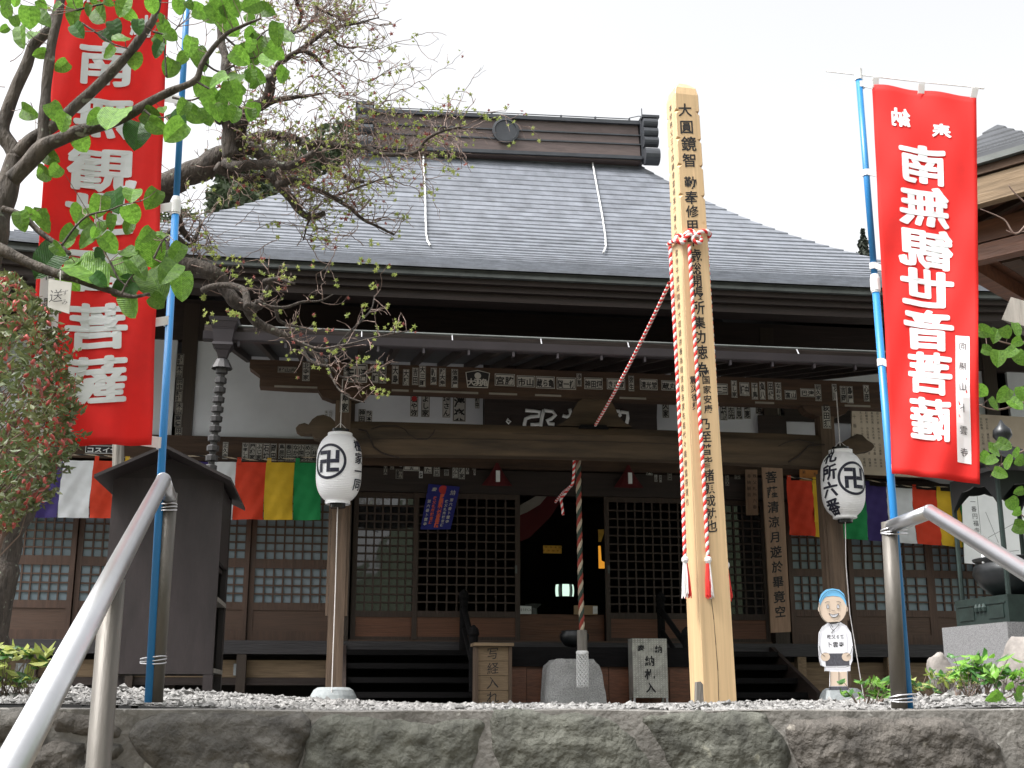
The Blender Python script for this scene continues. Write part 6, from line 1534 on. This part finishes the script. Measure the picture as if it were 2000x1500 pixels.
# ---- low weeds on the gravel
def weed(label, spots, Y, hpx, n, m, cat='weeds'):
    o = empty('ground_weeds', (P(spots[0][0],1360,Y).x, Y, 0)); tag(o, label, cat); sm = MB(); lm = MB()
    for u, v in spots:
        base = P(u, v, Y+R.uniform(-.1,.1)); base.z = gh(base.x, base.y)-.01; k = pxm(u,v,Y)
        for i in range(n):
            tip = base+Vector((R.uniform(-1,1)*hpx*.55*k, R.uniform(-.6,.6)*hpx*.5*k, R.uniform(.35,1)*hpx*k)); sm.tube([base, base.lerp(tip,.6)+Vector((0,0,.01)), tip], [.0018,.0014,.001], 4, cap=False)
            for j in range(3):
                c = tip+Vector((R.uniform(-1,1),R.uniform(-1,1),R.uniform(-.6,.3)))*hpx*.16*k; s = R.uniform(.10,.2)*hpx*k; a = Vector((R.uniform(-1,1),R.uniform(-1,.2),R.uniform(-.5,.7))).normalized(); b = a.cross(Vector((R.uniform(-.4,.4),-.5,1))).normalized(); nn = a.cross(b)*.15*s
                lm.add([c-a*s, c-a*s*.3+b*s*.5+nn, c+a*s*.45+b*s*.4+nn, c+a*s*1.1, c+a*s*.45-b*s*.4+nn, c-a*s*.3-b*s*.5+nn], [(0,1,2,3),(0,3,4,5)], R.choice((0,0,1)))
    tag(sm.build('stems', MT['twig'], o, loc=-o.location), kind='stuff'); tag(lm.build('leaves', [MT[m], MT['leaf2']], o, loc=-o.location), kind='stuff')
weed('leafy weed clump growing on the gravel beside the right rail post', [(1690,1372),(1705,1375),(1720,1374),(1680,1374)], 4.6, 62, 7, 'leaf')
weed('low weeds spread over the gravel between the blue pole and the granite pedestal', [(1795,1370),(1810,1372),(1830,1370),(1850,1372),(1870,1370),(1890,1370),(1905,1372),(1925,1368)], 5.2, 60, 8, 'spring')
weed('green plants crowding round the boulder at the right edge', [(1935,1365),(1960,1365),(1985,1365),(1920,1345),(1890,1345)], 5.0, 92, 8, 'leaf')
weed('yellow green plants at the left edge below the azalea', [(5,1350),(20,1352),(35,1350),(50,1356),(-10,1350)], 4.3, 110, 9, 'spring')
def boulder(label, u, v, Y, ru, rv, m, seed):
    c = P(u,v,Y); k = pxm(u,v,Y); mb = MB(); n, mm = 28, 16; V = []
    for j in range(mm+1):
        ph = pi*j/mm-pi/2
        for i in range(n):
            th = 2*pi*i/n; d = Vector((cos(th)*cos(ph), sin(th)*cos(ph), sin(ph))); f = 1+.22*mnoise.noise(d*1.3+Vector((seed,0,0)))+.08*mnoise.noise(d*4+Vector((seed,0,0)))+.03*mnoise.noise(d*11)
            V.append(Vector((d.x*ru*k*f, d.y*ru*k*f*.8, d.z*rv*k*f)))
    mb.add(V, [(j*n+i, j*n+(i+1)%n, (j+1)*n+(i+1)%n, (j+1)*n+i) for j in range(mm) for i in range(n)])
    tag(mb.build('boulder', MT[m], None, True, (c.x,c.y,max(c.z, rv*k*.55))), label, 'boulder')
boulder('smooth rounded grey boulder left of the granite pedestal', 1836, 1315, 6.6, 24, 40, 'boulder', 3)
boulder('rough pale boulder rising at the right edge among green plants', 2005, 1310, 5.6, 52, 62, 'boulder', 8)
# ---- trees far behind the hall
def far_tree(label, u, v, Y, ru, rv, n, m, leafpx, cone=False):
    c = P(u, v, Y); k = pxm(u,v,Y); o = empty('far_tree', (c.x, c.y, 0)); tag(o, label, 'tree', 'trees behind the hall')
    MB().tube([(0,0,-.5),(0,0,c.z*.6),(0,0,c.z)], [rv*k*.09,rv*k*.06,rv*k*.02], 7).build('trunk', MT['bark_dark'], o)
    mb = MB(); cl = [(R.uniform(-.75,.75), R.uniform(-.6,.6), R.uniform(-.8,.8), R.uniform(.25,.45)) for _ in range(26)]
    for i in range(n):
        if cone:
            t = R.random()**.7; a = R.uniform(0,6.28); rr = t*R.uniform(.3,1)*(1+.3*sin(t*40)); p = Vector((cos(a)*rr*ru, sin(a)*rr*ru, (1-2*t)*rv))*k
        else:
            q = R.choice(cl); d = Vector((R.gauss(0,1),R.gauss(0,1),R.gauss(0,1))).normalized()*q[3]*R.random()**.4; p = Vector(((q[0]+d.x)*ru, (q[1]+d.y)*ru, (q[2]*.85+d.z)*rv))*k
        s = leafpx*k*R.uniform(.6,1.3); a = Vector((R.uniform(-1,1),R.uniform(-1,1),R.uniform(-1,1))).normalized(); b = a.cross(Vector((R.uniform(-1,1),R.uniform(-1,1),R.uniform(-1,1)))).normalized()
        mb.add([p-a*s,p+b*s*.6,p+a*s,p-b*s*.6], [(0,1,2,3)])
    x = mb.build('crown', MT[m], o); x.location = (0,0,c.z)
far_tree('bushy grey green tree rising behind the left slope of the roof', 570, 370, 30, 165, 120, 15000, 'far_green', 8)
far_tree('dark pointed conifer behind the right slope of the roof', 1690, 520, 34, 40, 78, 2600, 'conifer', 5, True)
far_tree('yellow green tree behind the roof at the right edge', 1985, 575, 30, 46, 48, 1500, 'far_yellow', 5)
far_tree('round green tree far behind the left end of the roof', 330, 470, 33, 90, 70, 2500, 'far_green', 6)
